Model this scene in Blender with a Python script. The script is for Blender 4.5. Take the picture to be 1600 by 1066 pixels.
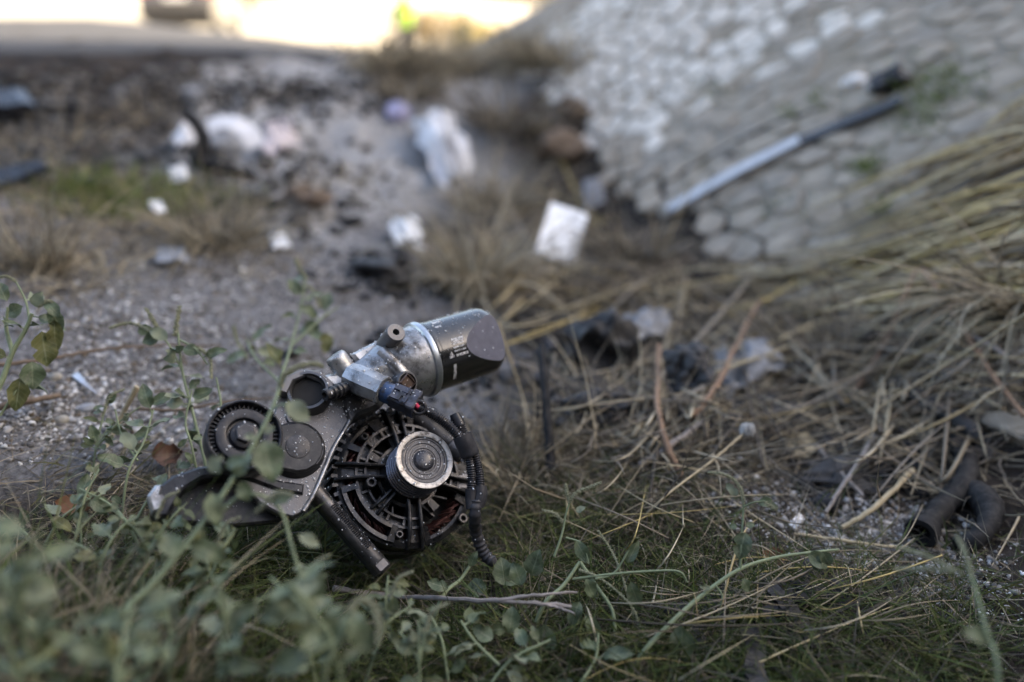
import bpy, math, random
import numpy as np
from mathutils import Vector, Matrix, noise as mnoise

scene = bpy.context.scene
for o in list(bpy.data.objects):
    bpy.data.objects.remove(o, do_unlink=True)
col = scene.collection

# ------------------------------------------------------------------ camera
PITCH = math.radians(22.8)
HC = 0.50
FPX = 1244.4                      # 28 mm lens on a 36 mm frame, 1600 px wide
cam_data = bpy.data.cameras.new('camera')
cam = bpy.data.objects.new('camera', cam_data)
col.objects.link(cam)
cam.location = (0, 0, HC)
cam.rotation_euler = (math.radians(90) - PITCH, 0, 0)
cam_data.lens = 28.0
cam_data.sensor_width = 36.0
cam_data.clip_start = 0.02
cam_data.clip_end = 3000
cam_data.dof.use_dof = True
cam_data.dof.focus_distance = 0.745
cam_data.dof.aperture_fstop = 1.5
scene.camera = cam

# ------------------------------------------------------------------ sky, sun, exposure
SUN_EL = math.radians(22)
SUN_XY = Vector((1.0, 0.10)).normalized()
world = bpy.data.worlds.new('World')
scene.world = world
world.use_nodes = True
wn = world.node_tree.nodes
wl = world.node_tree.links
wn.clear()
sky = wn.new('ShaderNodeTexSky')
sky.sky_type = 'NISHITA'
sky.sun_disc = False
sky.sun_elevation = SUN_EL
sky.sun_rotation = math.atan2(SUN_XY.x, SUN_XY.y)
sky.air_density = 0.8
sky.dust_density = 4.0
sky.ozone_density = 1.0
bg = wn.new('ShaderNodeBackground')
bg.inputs['Strength'].default_value = 0.15
wo = wn.new('ShaderNodeOutputWorld')
wl.new(sky.outputs[0], bg.inputs['Color'])
wl.new(bg.outputs[0], wo.inputs['Surface'])
sun_data = bpy.data.lights.new('sun', 'SUN')
sun_data.energy = 5.0
sun_data.angle = math.radians(0.5)
sun_data.color = (1.0, 0.91, 0.78)
sun = bpy.data.objects.new('sun', sun_data)
col.objects.link(sun)
to_sun = Vector((SUN_XY.x * math.cos(SUN_EL), SUN_XY.y * math.cos(SUN_EL), math.sin(SUN_EL)))
sun.rotation_euler = to_sun.to_track_quat('Z', 'Y').to_euler()
sun.location = to_sun * 30
scene.view_settings.view_transform = 'Standard'
scene.view_settings.look = 'None'
scene.view_settings.gamma = 1.0
scene.view_settings.use_curve_mapping = False
scene.view_settings.exposure = 2.65
scene.view_settings.use_white_balance = True        # the camera is balanced for open shade
scene.view_settings.white_balance_temperature = 7250
scene.view_settings.white_balance_tint = 10
scene.render.engine = 'CYCLES'
scene.cycles.use_denoising = True
scene.cycles.max_bounces = 6
scene.cycles.caustics_reflective = False
scene.cycles.caustics_refractive = False

# ------------------------------------------------------------------ helpers
rng = np.random.default_rng(11)
random.seed(5)
CR = Vector((1, 0, 0))
CU = Vector((0, math.sin(PITCH), math.cos(PITCH)))
CF = Vector((0, math.cos(PITCH), -math.sin(PITCH)))
CC = Vector((0, 0, HC))


def ray(px, py):
    return CR * ((px - 800) / FPX) - CU * ((py - 533) / FPX) + CF


def P(px, py, Z):
    """the point that lies Z metres deep in the photograph at that spot"""
    return CC + ray(px, py) * Z


def proj(x, y, z):
    d0 = x
    d1 = y
    d2 = z - HC
    zz = d1 * CF.y + d2 * CF.z
    return 800 + FPX * d0 / zz, 533 - FPX * (d1 * CU.y + d2 * CU.z) / zz, zz


def sstep(a, b, x):
    t = np.clip((np.asarray(x, float) - a) / (b - a), 0, 1)
    return t * t * (3 - 2 * t)


def vnoise(x, y, seed=0):
    x = np.asarray(x, float)
    y = np.asarray(y, float)
    xi = np.floor(x).astype(np.int64)
    yi = np.floor(y).astype(np.int64)
    xf = x - xi
    yf = y - yi
    xf = xf * xf * (3 - 2 * xf)
    yf = yf * yf * (3 - 2 * yf)

    def h(i, j):
        n = (i * 374761393 + j * 668265263 + seed * 974711) & 0xffffffff
        n = ((n ^ (n >> 13)) * 1274126177) & 0xffffffff
        n = n ^ (n >> 16)
        return (n & 0xffff) / 65535.0
    return ((h(xi, yi) * (1 - xf) + h(xi + 1, yi) * xf) * (1 - yf)
            + (h(xi, yi + 1) * (1 - xf) + h(xi + 1, yi + 1) * xf) * yf) * 2 - 1


def fbm(x, y, f, octs=4, seed=0):
    s = 0
    a = 1
    for k in range(octs):
        s = s + a * vnoise(x * f + 17.3 * k, y * f - 9.1 * k, seed + k)
        f *= 2.1
        a *= .5
    return s


def foot_x(y):
    """where the stone slope meets the ditch"""
    return .81 - .257 * np.clip(y, .75, 4.6) + .03 * vnoise(np.asarray(y, float) * 2.1, np.asarray(y, float) * 0, 41)


HILL_END = 4.25


def ground_z(x, y, detail=True):
    x = np.asarray(x, float)
    y = np.asarray(y, float)
    floor = .15 * sstep(1.6, 3.9, y)
    t = np.clip(-x - .12, 0, None)
    side = .27 * (1 - np.exp(-1.1 * t))
    trough = -.035 * np.exp(-((x - foot_x(y) + .22) / .2) ** 2) * (1 - sstep(1.5, 3, y))
    z = floor + side + trough
    z = z - .070 * np.exp(-((x + .135) ** 2 + ((y - .645) * .9) ** 2) / .10 ** 2)
    # camera stands on a hump of the same bank: keep the ground low behind it
    zr = .25 + .075 * sstep(.3, -1.3, x) + np.clip(y - 3.15, 0, 1.9) * .055 * np.clip(-x - 1.6, -1.3, .95)
    z = z + (zr - z) * sstep(2.35, 3.2, y - .12 * x)
    z = z - .55 * sstep(-9, -3.5, x) * sstep(7, 18, y) - .72 * sstep(4.5, 13, y) - .35 * sstep(30, 160, y)
    # cut slope on the right
    s = x - foot_x(y)
    up = .727 * (np.sqrt(s * s + .0016) + s) * .5
    up = np.where(up > 9, 9 + 1.2 * (1 - np.exp(-(up - 9) / 1.2)), up)
    wob = .12 * fbm(x, y, .9, 2, 31)
    endp = 1.5 * np.clip(HILL_END + .35 + .38 * np.clip(s - .7, 0, 22) + wob - y, 0, None)
    k = .06
    hh = np.clip(.5 + .5 * (endp - up) / k, 0, 1)
    up2 = endp * (1 - hh) + up * hh - k * hh * (1 - hh)
    up2 = np.where(s < -.3, 0, np.clip(up2, 0, None))
    z = z + up2
    # unseen bank added behind the camera to block sky light from the rear
    z = np.maximum(z, np.minimum(1.5 * (-y - .75 + .15 * fbm(x, y, .7, 2, 14)), 9.0))
    # far rise of the land beyond, out to the horizon
    if detail:
        near = 1 - sstep(6, 14, np.hypot(x, y))
        slope_m = sstep(.02, .15, s) * (y < HILL_END)
        z = z + near * ((.018 + .016 * sstep(1.2, 2.2, y) * sstep(0, -.3, x) * (y < 3.3)) * fbm(x, y, 3.1, 3, 3) + (.006 + .008 * sstep(1.5, 2.4, y) * sstep(0, -.3, x) * (y < 3.2)) * fbm(x, y, 17, 3, 8)) * (1 - .85 * slope_m)
        z = z + (1 - near) * .12 * fbm(x, y, .11, 3, 21)
    return z


def gz(x, y):
    return float(ground_z(np.array([x]), np.array([y]))[0])


def G(px, py, lift=0.0):
    """where the sight line through that spot meets the ground"""
    d = ray(px, py)
    a, b = .2, 60.0
    for n in (260, 40, 40):
        t = np.geomspace(a, b, n)
        below = HC + d.z * t < ground_z(d.x * t, d.y * t) + lift
        k = int(np.argmax(below)) if below.any() else n - 1
        a, b = t[max(k - 1, 0)], t[k]
    return CC + d * float(b)


# ---- materials
def mat(name, base, rough=.6, metal=0.0, var=.2, scale=30, bump=0.0, bscale=None, attr=None,
        second=None, sec_scale=6, sec_lo=.5, sec_hi=.6, spec=.5, sub=0, coat=0, transl=0, rvar=0, dust=0, dust_col=(.27, .25, .23)):
    m = bpy.data.materials.new(name)
    m.use_nodes = True
    nt = m.node_tree
    N = nt.nodes
    K = nt.links
    b = N['Principled BSDF']
    tc = N.new('ShaderNodeTexCoord')
    co = tc.outputs['Object']
    if attr:
        at = N.new('ShaderNodeAttribute')
        at.attribute_name = attr
        src = at.outputs['Color']
        if base is not None:
            mm = N.new('ShaderNodeMix')
            mm.data_type = 'RGBA'
            mm.blend_type = 'MULTIPLY'
            mm.inputs['Factor'].default_value = 1
            K.new(src, mm.inputs['A'])
            mm.inputs['B'].default_value = (*base, 1)
            src = mm.outputs['Result']
    else:
        rgb = N.new('ShaderNodeRGB')
        rgb.outputs[0].default_value = (*base, 1)
        src = rgb.outputs[0]
    if second is not None:
        n2 = N.new('ShaderNodeTexNoise')
        n2.inputs['Scale'].default_value = sec_scale
        n2.inputs['Detail'].default_value = 7
        n2.inputs['Roughness'].default_value = .65
        K.new(co, n2.inputs['Vector'])
        mr = N.new('ShaderNodeMapRange')
        mr.inputs['From Min'].default_value = sec_lo
        mr.inputs['From Max'].default_value = sec_hi
        K.new(n2.outputs['Fac'], mr.inputs['Value'])
        mm = N.new('ShaderNodeMix')
        mm.data_type = 'RGBA'
        K.new(mr.outputs[0], mm.inputs['Factor'])
        K.new(src, mm.inputs['A'])
        mm.inputs['B'].default_value = (*second, 1)
        src = mm.outputs['Result']
    if var > 0:
        n1 = N.new('ShaderNodeTexNoise')
        n1.inputs['Scale'].default_value = scale
        n1.inputs['Detail'].default_value = 6
        n1.inputs['Roughness'].default_value = .6
        K.new(co, n1.inputs['Vector'])
        mr = N.new('ShaderNodeMapRange')
        mr.inputs['From Min'].default_value = .25
        mr.inputs['From Max'].default_value = .75
        mr.inputs['To Min'].default_value = 1 - var
        mr.inputs['To Max'].default_value = 1 + var
        K.new(n1.outputs['Fac'], mr.inputs['Value'])
        vm = N.new('ShaderNodeVectorMath')
        vm.operation = 'SCALE'
        K.new(src, vm.inputs[0])
        K.new(mr.outputs[0], vm.inputs['Scale'])
        src = vm.outputs[0]
        if rvar > 0:
            r2 = N.new('ShaderNodeMapRange')
            r2.inputs['From Min'].default_value = .3
            r2.inputs['From Max'].default_value = .7
            r2.inputs['To Min'].default_value = max(.05, rough - rvar)
            r2.inputs['To Max'].default_value = min(1, rough + rvar)
            K.new(n1.outputs['Fac'], r2.inputs['Value'])
            K.new(r2.outputs[0], b.inputs['Roughness'])
    if dust > 0:
        ge = N.new('ShaderNodeNewGeometry')
        sp = N.new('ShaderNodeSeparateXYZ')
        K.new(ge.outputs['Normal'], sp.inputs[0])
        r1 = N.new('ShaderNodeMapRange')
        r1.inputs['From Min'].default_value = -.1
        r1.inputs['From Max'].default_value = .9
        K.new(sp.outputs['Z'], r1.inputs['Value'])
        dn1 = N.new('ShaderNodeTexNoise')
        dn1.inputs['Scale'].default_value = 75
        dn1.inputs['Detail'].default_value = 9
        dn1.inputs['Roughness'].default_value = .72
        K.new(co, dn1.inputs['Vector'])
        r2 = N.new('ShaderNodeMapRange')
        r2.inputs['From Min'].default_value = .46
        r2.inputs['From Max'].default_value = .66
        K.new(dn1.outputs['Fac'], r2.inputs['Value'])
        mu = N.new('ShaderNodeMath')
        mu.operation = 'MULTIPLY'
        K.new(r1.outputs[0], mu.inputs[0])
        K.new(r2.outputs[0], mu.inputs[1])
        m2 = N.new('ShaderNodeMath')
        m2.operation = 'MULTIPLY'
        m2.inputs[1].default_value = dust
        K.new(mu.outputs[0], m2.inputs[0])
        dm = N.new('ShaderNodeMix')
        dm.data_type = 'RGBA'
        K.new(m2.outputs[0], dm.inputs['Factor'])
        K.new(src, dm.inputs['A'])
        dm.inputs['B'].default_value = (*dust_col, 1)
        src = dm.outputs['Result']
        if metal > 0:
            sb = N.new('ShaderNodeMath')
            sb.operation = 'MULTIPLY_ADD'
            sb.inputs[1].default_value = -metal
            sb.inputs[2].default_value = metal
            K.new(m2.outputs[0], sb.inputs[0])
            K.new(sb.outputs[0], b.inputs['Metallic'])
    K.new(src, b.inputs['Base Color'])
    if rvar <= 0:
        b.inputs['Roughness'].default_value = rough
    if not (dust > 0 and metal > 0):
        b.inputs['Metallic'].default_value = metal
    b.inputs['Specular IOR Level'].default_value = spec
    if coat:
        b.inputs['Coat Weight'].default_value = coat
        b.inputs['Coat Roughness'].default_value = .15
    if bump > 0:
        nb = N.new('ShaderNodeTexNoise')
        nb.inputs['Scale'].default_value = bscale or scale * 3
        nb.inputs['Detail'].default_value = 5
        K.new(co, nb.inputs['Vector'])
        bp = N.new('ShaderNodeBump')
        bp.inputs['Strength'].default_value = min(1, bump)
        bp.inputs['Distance'].default_value = .3 / (bscale or scale * 3)
        K.new(nb.outputs['Fac'], bp.inputs['Height'])
        K.new(bp.outputs[0], b.inputs['Normal'])
    if transl > 0:
        tr = N.new('ShaderNodeBsdfTranslucent')
        K.new(src, tr.inputs['Color'])
        mx = N.new('ShaderNodeMixShader')
        mx.inputs[0].default_value = transl
        K.new(b.outputs[0], mx.inputs[1])
        K.new(tr.outputs[0], mx.inputs[2])
        K.new(mx.outputs[0], N['Material Output'].inputs['Surface'])
    return m


# ---- mesh builder
class MB:
    def __init__(self):
        self.v = []
        self.f = []

    def add(self, verts, faces, M=None):
        n = len(self.v)
        if M is not None:
            verts = [M @ Vector(q) for q in verts]
        self.v.extend([tuple(q) for q in verts])
        self.f.extend([tuple(i + n for i in fc) for fc in faces])
        return self

    def lathe(self, prof, seg=40, M=None, th0=0, th1=2 * math.pi, cap0=True, cap1=True):
        """prof: list of (r, h) revolved round the local z axis"""
        full = abs(th1 - th0 - 2 * math.pi) < 1e-6
        n = seg if full else seg + 1
        vs, fs = [], []
        for r, h in prof:
            for k in range(n):
                t = th0 + (th1 - th0) * k / seg
                vs.append((r * math.cos(t), r * math.sin(t), h))
        for i in range(len(prof) - 1):
            for k in range(seg):
                k2 = (k + 1) % n
                fs.append((i * n + k, i * n + k2, (i + 1) * n + k2, (i + 1) * n + k))
        if full:
            if cap0 and prof[0][0] > 1e-9:
                fs.append(tuple(range(n - 1, -1, -1)))
            if cap1 and prof[-1][0] > 1e-9:
                b0 = (len(prof) - 1) * n
                fs.append(tuple(range(b0, b0 + n)))
        return self.add(vs, fs, M)

    def box(self, x0, x1, y0, y1, z0, z1, M=None, bev=0.0):
        if bev <= 0:
            vs = [(x, y, z) for z in (z0, z1) for y in (y0, y1) for x in (x0, x1)]
            fs = [(0, 2, 3, 1), (4, 5, 7, 6), (0, 1, 5, 4), (2, 6, 7, 3), (0, 4, 6, 2), (1, 3, 7, 5)]
            return self.add(vs, fs, M)
        pts = [(x0 + bev, y0), (x1 - bev, y0), (x1, y0 + bev), (x1, y1 - bev), (x1 - bev, y1), (x0 + bev, y1),
               (x0, y1 - bev), (x0, y0 + bev)]
        return self.prism(pts, z0, z1, M, bev)

    def prism(self, pts, z0, z1, M=None, bev=0.0):
        """closed outline (counter-clockwise) extruded from z0 to z1 with a small chamfer on top"""
        n = len(pts)
        c = Vector((sum(q[0] for q in pts) / n, sum(q[1] for q in pts) / n))
        rings = [(1.0, z0, 0), (1.0, z1 - bev, 0)]
        if bev > 0:
            rings.append((1.0, z1, bev))
        vs, fs = [], []
        for sc, h, ins in rings:
            for i, q in enumerate(pts):
                qv = Vector((q[0], q[1]))
                if ins:
                    e0 = (qv - Vector(pts[i - 1][:2])).normalized()
                    e1 = (Vector(pts[(i + 1) % n][:2]) - qv).normalized()
                    nr = Vector((-(e0.y + e1.y), e0.x + e1.x))
                    if nr.length > 1e-6:
                        nr.normalize()
                    qv = qv + nr * ins
                vs.append((qv.x, qv.y, h))
        for j in range(len(rings) - 1):
            for i in range(n):
                k = (i + 1) % n
                fs.append((j * n + i, j * n + k, (j + 1) * n + k, (j + 1) * n + i))
        fs.append(tuple(range(n - 1, -1, -1)))
        b0 = (len(rings) - 1) * n
        fs.append(tuple(range(b0, b0 + n)))
        return self.add(vs, fs, M)

    def sector(self, r0, r1, t0, t1, z0, z1, M=None, n=8, z0b=None, z1b=None):
        """block of a ring: radius r0..r1, angle t0..t1 (degrees), height z0..z1 (inner) / z0b..z1b (outer)"""
        z0b = z0 if z0b is None else z0b
        z1b = z1 if z1b is None else z1b
        vs, fs = [], []
        for k in range(n + 1):
            t = math.radians(t0 + (t1 - t0) * k / n)
            c, s = math.cos(t), math.sin(t)
            vs += [(r0 * c, r0 * s, z0), (r1 * c, r1 * s, z0b), (r1 * c, r1 * s, z1b), (r0 * c, r0 * s, z1)]
        for k in range(n):
            a = 4 * k
            b = a + 4
            for i in range(4):
                j = (i + 1) % 4
                fs.append((a + i, b + i, b + j, a + j))
        fs.append((0, 1, 2, 3))
        fs.append((4 * n + 3, 4 * n + 2, 4 * n + 1, 4 * n))
        return self.add(vs, fs, M)

    def tube(self, pts, rad, seg=8, cap=True, squash=None):
        pts = [Vector(q) for q in pts]
        n = len(pts)
        if not hasattr(rad, '__len__'):
            rad = [rad] * n
        vs, fs = [], []
        up = None
        for i in range(n):
            d = (pts[min(i + 1, n - 1)] - pts[max(i - 1, 0)])
            if d.length < 1e-9:
                d = Vector((0, 0, 1))
            d.normalize()
            if up is None:
                up = d.orthogonal().normalized()
            up = (up - d * up.dot(d))
            if up.length < 1e-6:
                up = d.orthogonal()
            up.normalize()
            w = d.cross(up)
            for k in range(seg):
                t = 2 * math.pi * k / seg
                vs.append(pts[i] + (up * math.cos(t) + w * math.sin(t)) * rad[i])
        for i in range(n - 1):
            for k in range(seg):
                k2 = (k + 1) % seg
                fs.append((i * seg + k, i * seg + k2, (i + 1) * seg + k2, (i + 1) * seg + k))
        if cap:
            fs.append(tuple(range(seg - 1, -1, -1)))
            fs.append(tuple((n - 1) * seg + k for k in range(seg)))
        return self.add(vs, fs)

    def build(self, name, m, parent=None, smooth=30, origin=None):
        o0 = origin if origin is not None else (root_loc(parent) if parent else Vector((0, 0, 0)))
        me = bpy.data.meshes.new(name)
        me.from_pydata([(q[0] - o0.x, q[1] - o0.y, q[2] - o0.z) for q in self.v], [], self.f)
        me.update()
        if m is not None:
            me.materials.append(m)
        o = bpy.data.objects.new(name, me)
        col.objects.link(o)
        if parent:
            o.parent = parent
        else:
            o.location = o0
        if smooth:
            shade(me, smooth)
        return o


def shade(me, ang):
    import bmesh
    bm = bmesh.new()
    bm.from_mesh(me)
    bmesh.ops.recalc_face_normals(bm, faces=bm.faces)
    lim = math.radians(ang)
    for fc in bm.faces:
        fc.smooth = True
    for e in bm.edges:
        if len(e.link_faces) != 2 or e.calc_face_angle(0) > lim:
            e.smooth = False
    bm.to_mesh(me)
    bm.free()


def root_loc(o):
    v = Vector((0, 0, 0))
    while o is not None:
        v = v + o.location
        o = o.parent
    return v


def tag(o, label=None, cat=None, group=None, kind=None):
    if label:
        o['label'] = label
    if cat:
        o['category'] = cat
    if group:
        o['group'] = group
    if kind:
        o['kind'] = kind
    return o


def thing(name, loc, label, cat, group=None):
    e = bpy.data.objects.new(name, None)
    e.empty_display_size = .05
    e.location = loc
    col.objects.link(e)
    return tag(e, label, cat, group)


def smooth_path(pts, n=6):
    """Catmull-Rom through the points"""
    pts = [Vector(q) for q in pts]
    if len(pts) < 3:
        out = []
        for i in range(len(pts) - 1):
            out += [pts[i].lerp(pts[i + 1], k / n) for k in range(n)]
        return out + [pts[-1]]
    out = []
    for i in range(len(pts) - 1):
        p0 = pts[i - 1] if i > 0 else pts[0] * 2 - pts[1]
        p1, p2 = pts[i], pts[i + 1]
        p3 = pts[i + 2] if i + 2 < len(pts) else pts[-1] * 2 - pts[-2]
        for k in range(n):
            t = k / n
            out.append(.5 * ((2 * p1) + (p2 - p0) * t + (2 * p0 - 5 * p1 + 4 * p2 - p3) * t * t
                             + (3 * p1 - p0 - 3 * p2 + p3) * t ** 3))
    return out + [pts[-1]]


def mesh_np(name, V, Fc, m, cols=None, kind=None, smooth=False):
    """one mesh from arrays; Fc is (n,3) or (n,4); cols = colour for each vertex"""
    me = bpy.data.meshes.new(name)
    k = Fc.shape[1]
    me.vertices.add(len(V))
    me.vertices.foreach_set('co', np.ascontiguousarray(V, dtype=np.float32).ravel())
    me.loops.add(Fc.size)
    me.loops.foreach_set('vertex_index', np.ascontiguousarray(Fc, dtype=np.int32).ravel())
    me.polygons.add(len(Fc))
    me.polygons.foreach_set('loop_start', np.arange(len(Fc), dtype=np.int32) * k)
    if smooth:
        me.polygons.foreach_set('use_smooth', np.ones(len(Fc), dtype=bool))
    me.update(calc_edges=True)
    if cols is not None:
        at = me.color_attributes.new('Col', 'FLOAT_COLOR', 'POINT')
        c4 = np.ones((len(V), 4), np.float32)
        c4[:, :3] = cols
        at.data.foreach_set('color', c4.ravel())
    me.materials.append(m)
    o = bpy.data.objects.new(name, me)
    col.objects.link(o)
    if kind:
        o['kind'] = kind
    return o

# ------------------------------------------------------------------ the ground, one sheet out to the horizon
def spaced(a, b, h0, grow, hmax):
    out = [a]
    h = h0
    while out[-1] < b:
        out.append(out[-1] + h)
        h = min(h * grow, hmax)
    return out


def axis(lo, hi, near_lo, near_hi, h, far):
    mid = list(np.arange(near_lo, near_hi, h))
    right = spaced(mid[-1] + h, hi, h * 1.2, 1.13, far)
    left = [-q for q in spaced(-(near_lo - h), -lo, h * 1.2, 1.13, far)][::-1]
    return np.array(left + mid + right)


M_ground = bpy.data.materials.new('soil_and_gravel')


def ground_material(m):
    m.use_nodes = True
    nt = m.node_tree
    N, K = nt.nodes, nt.links
    b = N['Principled BSDF']
    tc = N.new('ShaderNodeTexCoord')
    co = tc.outputs['Object']

    def nz(scale, detail=6, rough=.6):
        n = N.new('ShaderNodeTexNoise')
        n.inputs['Scale'].default_value = scale
        n.inputs['Detail'].default_value = detail
        n.inputs['Roughness'].default_value = rough
        K.new(co, n.inputs['Vector'])
        return n.outputs['Fac']

    def ramp(src, lo, hi):
        r = N.new('ShaderNodeMapRange')
        r.inputs['From Min'].default_value = lo
        r.inputs['From Max'].default_value = hi
        K.new(src, r.inputs['Value'])
        return r.outputs[0]

    def mix(fac, a, c):
        x = N.new('ShaderNodeMix')
        x.data_type = 'RGBA'
        K.new(fac, x.inputs['Factor'])
        for s, v in (('A', a), ('B', c)):
            if isinstance(v, tuple):
                x.inputs[s].default_value = (*v, 1)
            else:
                K.new(v, x.inputs[s])
        return x.outputs['Result']
    at = N.new('ShaderNodeAttribute')
    at.attribute_name = 'Col'
    sep = N.new('ShaderNodeSeparateColor')
    K.new(at.outputs['Color'], sep.inputs[0])
    soil = mix(ramp(nz(38, 8, .7), .35, .68), (.013, .011, .010), (.050, .042, .036))
    grav = mix(ramp(nz(95, 8, .75), .36, .66), (.06, .058, .059), (.25, .245, .25))
    pale = mix(ramp(nz(60, 6, .6), .3, .7), (.27, .268, .27), (.42, .417, .415))
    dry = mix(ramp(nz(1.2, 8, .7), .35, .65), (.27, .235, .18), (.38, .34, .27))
    c1 = mix(sep.outputs[0], soil, grav)
    c2 = mix(sep.outputs[1], c1, pale)
    c3 = mix(sep.outputs[2], c2, dry)
    K.new(c3, b.inputs['Base Color'])
    b.inputs['Roughness'].default_value = .95
    b.inputs['Specular IOR Level'].default_value = .15
    bp = N.new('ShaderNodeBump')
    bp.inputs['Strength'].default_value = .9
    bp.inputs['Distance'].default_value = .006
    K.new(nz(140, 6, .7), bp.inputs['Height'])
    K.new(bp.outputs[0], b.inputs['Normal'])


ground_material(M_ground)


def ramp_np(x, a, b):
    return sstep(a, b, x)


def blob(x, y, px, py, rx, ry):
    q = G(px, py)
    return np.exp(-(((x - q.x) / rx) ** 2 + ((y - q.y) / ry) ** 2))


def gravel_mask(x, y):
    """how stony the ground is: the bank on the left is gravel, the ditch is soil"""
    n = .35 * fbm(x, y, 2.6, 4, 51)
    m = blob(x, y, 270, 480, .38, .34) + .9 * blob(x, y, 470, 430, .25, .3) + .8 * blob(x, y, 120, 640, .2, .14) + .7 * blob(x, y, 1340, 840, .16, .09)
    m = m + .5 * blob(x, y, 560, 330, .25, .4) + .8 * blob(x, y, 150, 400, .4, .4) + .6 * blob(x, y, 380, 340, .3, .4)
    return np.clip(sstep(.3, .75, m + n), 0, 1)


def pale_mask(x, y):
    n = .4 * fbm(x, y, 2.2, 4, 61)
    m = blob(x, y, 560, 250, .36, .65) + .8 * blob(x, y, 520, 205, .4, .4) + .7 * blob(x, y, 690, 128, .5, .5)
    return np.clip(sstep(.3, .9, m + n), 0, 1) * .9


gx = axis(-900, 900, -1.7, 1.5, .014, 60)
gy = axis(-300, 2500, .25, 3.4, .014, 80)
X, Y = np.meshgrid(gx, gy)
Zg = ground_z(X, Y)
V = np.stack([X, Y, Zg], -1).reshape(-1, 3)
nx, ny = len(gx), len(gy)
ii = (np.arange(ny - 1)[:, None] * nx + np.arange(nx - 1)[None, :]).ravel()
Fc = np.stack([ii, ii + 1, ii + 1 + nx, ii + nx], -1)
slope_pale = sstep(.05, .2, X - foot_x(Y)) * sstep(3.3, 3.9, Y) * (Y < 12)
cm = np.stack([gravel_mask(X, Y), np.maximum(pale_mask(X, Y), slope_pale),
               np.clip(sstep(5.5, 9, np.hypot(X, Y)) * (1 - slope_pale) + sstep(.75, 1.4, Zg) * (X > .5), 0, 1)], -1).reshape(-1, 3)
ground = mesh_np('ground', V, Fc, M_ground, cm, 'structure', True)
tag(ground, 'gravelly ditch bank and dark soil under the wreckage', None)
# ------------------------------------------------------------------ the road above the bank
M_asphalt = mat('asphalt', (.055, .055, .058), .95, var=.25, scale=60, bump=.5, bscale=220, spec=.12)
M_gravel_edge = mat('asphalt_edge', (.05, .05, .052), .9, var=.4, scale=40, bump=.8, bscale=120)


def road_near(x):
    return 3.12 + .13 * (x + 1.9) + 1.4 * sstep(-.75, -.25, x) + 2.5 * np.clip(x + .25, 0, None) + .05 * fbm(x, 0 * x, 1.5, 3, 77) + .02 * fbm(x, 0 * x, 9, 2, 78)


xs = np.concatenate([-np.geomspace(1.2, 60, 60)[::-1] - 1.8, np.linspace(-2.95, .9, 160), np.geomspace(1, 12, 40)])
ts = np.concatenate([[0, .0, .015, .05], np.linspace(.1, 5.2, 40)])
RX, RT = np.meshgrid(xs, ts)
RY = road_near(RX) + RT
RZ = ground_z(RX, RY, False) + .022 + .003 * fbm(RX, RY, 6, 3, 5)
RZ[0] = ground_z(RX[0], RY[0], False) - .05
RZ[1] = ground_z(RX[1], RY[1], False) + .012
V = np.stack([RX, RY, RZ], -1).reshape(-1, 3)
nx, ny = len(xs), len(ts)
ii = (np.arange(ny - 1)[:, None] * nx + np.arange(nx - 1)[None, :]).ravel()
road = mesh_np('road', V, np.stack([ii, ii + 1, ii + 1 + nx, ii + nx], -1), M_asphalt, None, 'structure', True)
tag(road, 'grey asphalt road crossing above the far end of the ditch')

# ------------------------------------------------------------------ stone pitching on the right-hand slope
M_mortar = mat('slope_mortar', (.24, .21, .168), .95, var=.35, scale=25, bump=.8, bscale=90, second=(.20, .17, .125),
               sec_scale=7, sec_lo=.5, sec_hi=.62)
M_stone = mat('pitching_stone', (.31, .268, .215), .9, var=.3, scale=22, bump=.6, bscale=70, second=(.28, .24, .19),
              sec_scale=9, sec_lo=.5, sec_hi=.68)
M_stone_c = mat('pitching_stone_washed_by_glare', (.63, .585, .52), .9, var=.18, scale=22, bump=.6, bscale=70, second=(.48, .44, .38),
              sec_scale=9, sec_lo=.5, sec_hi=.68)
M_stone_b = mat('pitching_stone_grey', (.285, .25, .205), .9, var=.3, scale=26, bump=.6, bscale=80, second=(.21, .19, .165),
                sec_scale=12, sec_lo=.5, sec_hi=.7)

ys = np.linspace(.2, HILL_END + .5, 160)
ss = np.linspace(.04, 1.75, 60)
SS, SY = np.meshgrid(ss, ys)
SX = foot_x(SY) + SS
edge_n = .05 * fbm(SX, SY, 4.5, 3, 45)
SZ = ground_z(SX, SY) + .006 - .05 * sstep(.10, -.05, SS + edge_n)
V = np.stack([SX, SY, SZ], -1).reshape(-1, 3)
nx, ny = len(ss), len(ys)
ii = (np.arange(ny - 1)[:, None] * nx + np.arange(nx - 1)[None, :]).ravel()
slope = mesh_np('stone_slope', V, np.stack([ii, ii + 1, ii + 1 + nx, ii + nx], -1), M_mortar, None, 'structure', True)
tag(slope, 'stone-paved slope rising on the right side of the ditch')


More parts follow.
